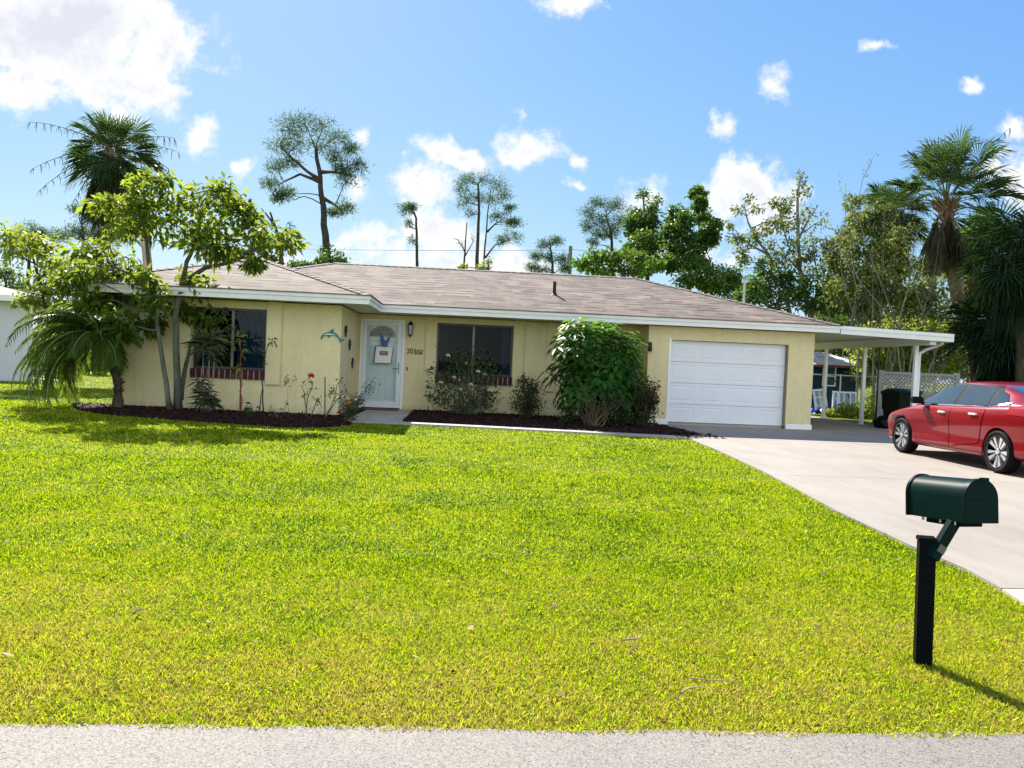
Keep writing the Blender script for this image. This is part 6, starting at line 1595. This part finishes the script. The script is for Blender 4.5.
p = at(744, 298, MY); mb = MB(); mb.tube([(p.x, MY, 0), (p.x, MY, at(744, 280, MY).z)], .06, 10); mb.box(p.x-.1, p.x+.12, MY-.06, MY+.06, at(744, 283, MY).z, at(744, 280, MY).z+.02)
tag(mb.build('mast', paint('galv_mast', (.42, .44, .45), .5, .4), origin=(p.x, MY, 0)), 'short grey metal mast rising behind the right roof slope', 'mast')
# ------------------------------------------------------------------ red sedan: local x forward, y left, z up
def make_car():
    car = thing('sedan', 'shiny red four door sedan parked on the driveway beside the carport', 'car', (0, 0, 0))
    m, nt, out = nodes('red_car_paint'); L = nt.links.new
    b = nd(nt, 'BsdfPrincipled', i_Roughness=.30, i_Metallic=.25); b.inputs['Base Color'].default_value = (.2, .004, .01, 1); b.inputs['Coat Weight'].default_value = .8; b.inputs['Specular IOR Level'].default_value = .2; b.inputs['Coat Roughness'].default_value = .02; b.inputs['Coat IOR'].default_value = 1.4
    tc = nd(nt, 'TexCoord'); nz = nd(nt, 'TexNoise', i_Scale=900.0, i_Detail=1.0); L(tc.outputs['Object'], nz.inputs['Vector'])
    rp_ = ramp(nt, [(.3, (.18, .001, .005)), (.7, (.28, .003, .009))], nz.outputs[0]); L(rp_.outputs[0], b.inputs['Base Color']); L(b.outputs[0], out.inputs[0])
    RED = m
    m, nt, out = nodes('car_glass'); b = nd(nt, 'BsdfPrincipled', i_Roughness=.02, i_IOR=1.6); b.inputs['Base Color'].default_value = (.012, .022, .026, 1); b.inputs['Specular IOR Level'].default_value = 1.0; b.inputs['Coat Weight'].default_value = .6; b.inputs['Coat Roughness'].default_value = .01; nt.links.new(b.outputs[0], out.inputs[0]); GL = m
    DK = paint('arch_black', (.003, .003, .003), .7); BLK = paint('gloss_black', (.006, .006, .007), .45); CHR = paint('chrome', (.75, .76, .78), .12, 1.0, var=.02)
    HND = paint('handle_bright', (.82, .80, .80), .35, .3, var=.02); RUB = paint('tyre_rubber', (.005, .005, .0055), .8, var=.2, scale=30, bump=.3); RDK = paint('rim_dark', (.006, .006, .007), .35, .6); RLT = paint('rim_machined', (.72, .73, .74), .25, .75, var=.03)

    # body shell
    sec = [  # x, half width, z low, z belt/top edge, z centre top
        (2.39, .50, .27, .60, .62), (2.33, .68, .22, .66, .69), (2.15, .80, .19, .72, .77), (1.85, .875, .18, .79, .85), (1.41, .905, .18, .865, .925), (1.0, .915, .18, .935, .985), (.5, .92, .18, .965, 1.0),
        (0, .925, .18, .98, 1.01), (-.6, .925, .18, 1.0, 1.03), (-1.1, .925, .19, 1.03, 1.06), (-1.5, .92, .20, 1.055, 1.085), (-1.95, .90, .22, 1.07, 1.11), (-2.25, .86, .26, 1.075, 1.125), (-2.42, .80, .32, 1.06, 1.12), (-2.50, .70, .40, .98, 1.03)]

    def ring(x, w, zl, zb, zt):
        h = zb-zl
        half = [(0, zl), (.55*w, zl), (.90*w, zl+.02), (.975*w, zl+.11*h), (.975*w, zl+.24*h), (.965*w, zl+.38*h), (.995*w, zl+.60*h), (1.0*w, zl+.74*h), (.985*w, zl+.88*h), (.945*w, zb), (.80*w, zb+(zt-zb)*.45), (.45*w, zb+(zt-zb)*.9), (0, zt)]
        return [(x, y, z) for y, z in half]+[(x, -y, z) for y, z in half[-2:0:-1]]
    V = []; F = []; n = 24
    for s in sec: V += ring(*s)
    for i in range(len(sec)-1):
        for j in range(n): F.append((i*n+j, i*n+(j+1) % n, (i+1)*n+(j+1) % n, (i+1)*n+j))
    F.append(tuple(range(n))[::-1]); F.append(tuple((len(sec)-1)*n+j for j in range(n)))
    me = bpy.data.meshes.new('shell'); me.from_pydata(V, [], F); sh = bpy.data.objects.new('shell', me); COL.objects.link(sh); me.materials.append(RED); me.materials.append(DK)
    bm = bmesh.new(); bm.from_mesh(me); bmesh.ops.recalc_face_normals(bm, faces=bm.faces); bm.to_mesh(me); bm.free()
    md = sh.modifiers.new('s', 'SUBSURF'); md.levels = 2; md.render_levels = 2
    AX, WR = 1.41, .372
    cut = []
    for x in (AX, -AX):
        for s in (1, -1):
            mb = MB(); mb.lathe([(0, -.22), (WR, -.22), (WR, .3), (0, .3)], 40, Matrix.Translation((x, s*.86, .338)) @ Matrix.Rotation(-s*PI/2, 4, 'X'))
            c_ = mb.build('cut', DK); cut.append(c_); bo = sh.modifiers.new('b', 'BOOLEAN'); bo.object = c_; bo.operation = 'DIFFERENCE'; bo.solver = 'EXACT'
    bpy.context.view_layer.update()
    dg = bpy.context.evaluated_depsgraph_get(); shell = bpy.data.meshes.new_from_object(sh.evaluated_get(dg))
    # dark liner inside the arches
    for p in shell.polygons:
        c_ = p.center
        ins = any(abs(math.hypot(c_.x-x, c_.z-.338)-WR) < .012 or math.hypot(c_.x-x, c_.z-.338) < WR-.02 for x in (AX, -AX)) and abs(c_.y) > .5 and abs(c_.y) < .93
        p.material_index = 1 if (ins or (c_.z < .205 and abs(p.normal.z) > .7)) else 0
    for o in [sh]+cut: bpy.data.objects.remove(o)

    # greenhouse
    gs = [  # x, half width at belt, z belt, half width at roof edge, z roof edge, z roof centre
        (1.22, .74, .935, .70, .95, .965), (1.0, .80, .955, .68, 1.07, 1.10), (.55, .835, .97, .63, 1.285, 1.33), (.25, .84, .975, .605, 1.375, 1.415), (-.15, .845, .985, .60, 1.405, 1.445), (-.6, .845, 1.0, .595, 1.40, 1.44), (-1.0, .835, 1.025, .585, 1.355, 1.39), (-1.4, .815, 1.045, .58, 1.255, 1.285), (-1.8, .78, 1.06, .60, 1.13, 1.155), (-2.0, .74, 1.065, .64, 1.09, 1.10)]
    V2 = []; F2 = []
    for x, wb, zb, wr, zr_, zc_ in gs:
        half = [(wb*1.0, zb-.06), (wb*.99, zb+.02), (wb*.45+wr*.55, zb*.45+zr_*.55), (wr+.02, zr_-.03), (wr-.05, zr_+.012), (wr*.5, zc_-.006), (0, zc_)]
        V2 += [(x, y, z) for y, z in half]+[(x, -y, z) for y, z in half[-2::-1]]
    n2 = 13
    for i in range(len(gs)-1):
        for j in range(n2-1): F2.append((i*n2+j, i*n2+j+1, (i+1)*n2+j+1, (i+1)*n2+j))
    me = bpy.data.meshes.new('gh'); me.from_pydata(V2, [], F2); gh = bpy.data.objects.new('gh', me); COL.objects.link(gh); md = gh.modifiers.new('s', 'SUBSURF'); md.levels = 2
    bm = bmesh.new(); bm.from_mesh(me); bmesh.ops.recalc_face_normals(bm, faces=bm.faces); bm.to_mesh(me); bm.free()
    bpy.context.view_layer.update(); ghm = bpy.data.meshes.new_from_object(gh.evaluated_get(bpy.context.evaluated_depsgraph_get())); bpy.data.objects.remove(gh)
    bm = bmesh.new(); bm.from_mesh(shell); b0 = len(bm.faces); bm.from_mesh(ghm)
    bm.faces.ensure_lookup_table()
    tree_ = BVHTree.FromBMesh(bm)
    me = bpy.data.meshes.new('body'); bm.to_mesh(me); bm.free(); me.polygons.foreach_set('use_smooth', [True]*len(me.polygons))
    try: me.set_sharp_from_angle(angle=R(42))
    except Exception: pass
    me.materials.clear(); link_mesh('body', me, [RED, DK], car)

    # surface patches laid onto the body
    def patch(fn, nu, nv, off, src):
        """fn(s,t) -> (origin, direction); grid of hits lifted by off"""
        mb = MB(); g = []
        for i in range(nu+1):
            row = []
            for j in range(nv+1):
                o, d = fn(i/nu, j/nv); hit = tree_.ray_cast(Vector(o), Vector(d).normalized())
                if hit[0] is None: row.append(None); continue
                nn = hit[1] if hit[1].dot(Vector(d)) < 0 else -hit[1]
                row.append(hit[0]+nn*off)
            g.append(row)
        for i in range(nu):
            for j in range(nv):
                q_ = [g[i][j], g[i+1][j], g[i+1][j+1], g[i][j+1]]
                if all(p is not None for p in q_): mb.face(q_)
        return mb

    def side(quad, s):   # quad: four (x, z): bottom front, bottom rear, top rear, top front
        a, b, c, d = quad

        def fn(u, v):
            x = (a[0]*(1-u)+b[0]*u)*(1-v)+(d[0]*(1-u)+c[0]*u)*v; z = (a[1]*(1-u)+b[1]*u)*(1-v)+(d[1]*(1-u)+c[1]*u)*v
            return (x, s*3, z), (0, -s, 0)
        return fn

    def weld(mb, name, mat, parent, smooth='all'):
        o = mb.build(name, mat, parent, smooth=False); bm = bmesh.new(); bm.from_mesh(o.data); bmesh.ops.remove_doubles(bm, verts=bm.verts, dist=1e-5)
        bmesh.ops.recalc_face_normals(bm, faces=bm.faces); bm.to_mesh(o.data); bm.free(); o.data.polygons.foreach_set('use_smooth', [True]*len(o.data.polygons)); return o

    WIN = [('front', ((.92, .99), (-.10, 1.005), (-.16, 1.365), (.40, 1.315))), ('rear', ((-.20, 1.01), (-1.0, 1.04), (-.93, 1.325), (-.25, 1.368))), ('quarter', ((-1.05, 1.045), (-1.42, 1.09), (-1.25, 1.235), (-.985, 1.312)))]
    for s in (1, -1):
        surround = patch(side(((1.02, .965), (-1.52, 1.065), (-.95, 1.365), (.38, 1.375)), s), 40, 12, .003, None)
        weld(surround, 'pillar_trim', DK, car)
        for nm, qd in WIN: weld(patch(side(qd, s), 14, 8, .007, None), 'window', GL, car)
        # bright strip below the windows, kicking up at the rear
        mb = patch(side(((1.0, .957), (-1.10, 1.012), (-1.10, 1.030), (1.0, .972)), s), 30, 1, .010, None); m2 = patch(side(((-1.10, 1.012), (-1.52, 1.085), (-1.50, 1.115), (-1.10, 1.034)), s), 10, 1, .010, None)
        for f in m2.f: mb.face([m2.v[k] for k in f])
        weld(mb, 'chrome_strip', CHR, car)
        # doors: slightly proud skins over a dark gap
        for qd in (((.93, .30), (-.14, .30), (-.14, .955), (.98, .93)), ((-.16, .30), (-.93, .42), (-1.08, .985), (-.16, .957))):
            a, b, c, d = qd; g = .010
            weld(patch(side(((a[0]+g, a[1]-g), (b[0]-g, b[1]-g), (c[0]-g, c[1]+.002), (d[0]+g, d[1]+.002)), s), 18, 14, .0015, None), 'door_gap', DK, car)
            dr = weld(patch(side(qd, s), 18, 14, .006, None), 'door', RED, car)
            hx = b[0]+.22 if b[0] > -.5 else -.80; hz = .865 if b[0] > -.5 else .885
            h0 = tree_.ray_cast(Vector((hx, s*3, hz)), Vector((0, -s, 0)))[0]
            mb = MB(); mb.box(hx-.10, hx+.09, min(h0.y+s*.018, h0.y+s*.042), max(h0.y+s*.018, h0.y+s*.042), hz-.018, hz+.018); mb.box(hx-.10, hx-.07, min(h0.y, h0.y+s*.02), max(h0.y, h0.y+s*.02), hz-.014, hz+.014); mb.box(hx+.06, hx+.09, min(h0.y, h0.y+s*.02), max(h0.y, h0.y+s*.02), hz-.014, hz+.014)
            mb.build('door_handle', HND, dr, smooth=True, bevel=.008)
        # sill
        weld(patch(side(((1.0, .215), (-1.0, .225), (-1.0, .275), (1.0, .262)), s), 24, 2, .012, None), 'side_sill', RED, car)
        # lamps
        weld(patch(lambda u, v: ((2.36-.52*u, s*3, .60+.05*u+.11*v*(1-.25*u)), (-.25, -s, 0)), 12, 5, .006, None), 'headlight', paint('lamp_lens', (.04, .04, .045), .15, .0), car)
        weld(patch(lambda u, v: ((-2.02-.46*u, s*3, .93+.13*v-.02*u), (.2, -s, 0)), 12, 5, .006, None), 'taillight', paint('tail_lens', (.25, .008, .010), .08), car)
        # mirror
        mb = MB(); mb.box(.68, .84, s*.99-.10, s*.99+.10, .975, 1.10); mb.box(.73, .80, min(s*.82, s*.92), max(s*.82, s*.92), .96, 1.01)
        mr = mb.build('mirror', BLK, car, smooth=True, bevel=.035)
    # windscreen and rear window
    weld(patch(lambda u, v: ((.98-.60*v-.08*(2*u-1)**2*(1-v*.4)+.09, (2*u-1)*(.66-.10*v), 3), (0, 0, -1)), 16, 8, .006, None), 'windscreen', GL, car)
    weld(patch(lambda u, v: ((-1.05-.78*v, (2*u-1)*(.52+.03*v), 3), (0, 0, -1)), 14, 8, .006, None), 'rear_window', GL, car)
    weld(patch(lambda u, v: ((4, (2*u-1)*.34, .34+.26*v), (-1, 0, 0)), 12, 6, .006, None), 'grille', BLK, car)
    weld(patch(lambda u, v: ((-4, (2*u-1)*.28, .66+.14*v), (1, 0, 0)), 8, 4, .006, None), 'number_plate', MWH, car)

    # wheels
    def wheel(x, s, first=None):
        if first:
            w = first.copy(); COL.objects.link(w); w.parent = car
            for ch in [o for o in bpy.data.objects if o.parent == first]: c_ = ch.copy(); COL.objects.link(c_); c_.parent = w
        else:
            mb = MB(); mb.lathe([(.235, -.10), (.30, -.112), (.328, -.095), (.338, -.06), (.338, .06), (.328, .095), (.30, .112), (.235, .10)], 48, Matrix.Rotation(PI/2, 4, 'X')); w = mb.build('wheel', RUB, car, smooth=True)
            mb = MB(); mb.lathe([(0, .03), (.20, .03), (.232, .02), (.236, -.09)], 40, Matrix.Rotation(PI/2, 4, 'X')); mb.build('rim_dish', RDK, w, smooth=True)
            mb = MB(); mb.lathe([(.236, .097), (.243, .102), (.246, .09)], 48, Matrix.Rotation(-PI/2, 4, 'X'))
            mb.lathe([(.045, .085), (.04, .094), (0, .096)], 20, Matrix.Rotation(-PI/2, 4, 'X'))
            for k in range(10):
                a = k*2*PI/10+(.07 if k % 2 else -.07); wo_ = .030 if k % 2 == 0 else .024
                M = Matrix.Rotation(a, 4, 'Y')
                P = [(-.009, .06), (.009, .06), (wo_+.004, .232), (-wo_-.004, .232)]
                for yy in (1,):
                    top = [M @ Vector((px, .078 if pz < .1 else .092, pz)) for px, pz in P]; bot = [M @ Vector((px*1.15, .035, pz)) for px, pz in P]
                    mb.face(top)
                    for i in range(4): mb.face([top[i], top[(i+1) % 4], bot[(i+1) % 4], bot[i]])
            mb.build('rim', RLT, w)
            mb = MB(); mb.lathe([(0, .025), (.16, .025), (.16, .01), (0, .01)], 32, Matrix.Rotation(-PI/2, 4, 'X')); mb.build('brake_disc', paint('brake_steel', (.08, .08, .08), .4, .8), w)
        w.location = (x, s*.80, .338); w.rotation_euler = (0, x*.2, 0 if s > 0 else PI)
        return w
    w0 = wheel(AX, 1)
    for x, s in ((-AX, 1), (AX, -1), (-AX, -1)): wheel(x, s, w0)
    # nose along +Y, left flank facing -X
    rear, front = Vector((8.35, 11.55)), Vector((8.45, 14.38)); d = (front-rear).normalized(); c_ = (front+rear)/2; right = Vector((d.y, -d.x))
    pos = c_+right*.90
    car.location = (pos.x, pos.y, .031); car.rotation_euler = (0, 0, math.atan2(d.y, d.x))


make_car()
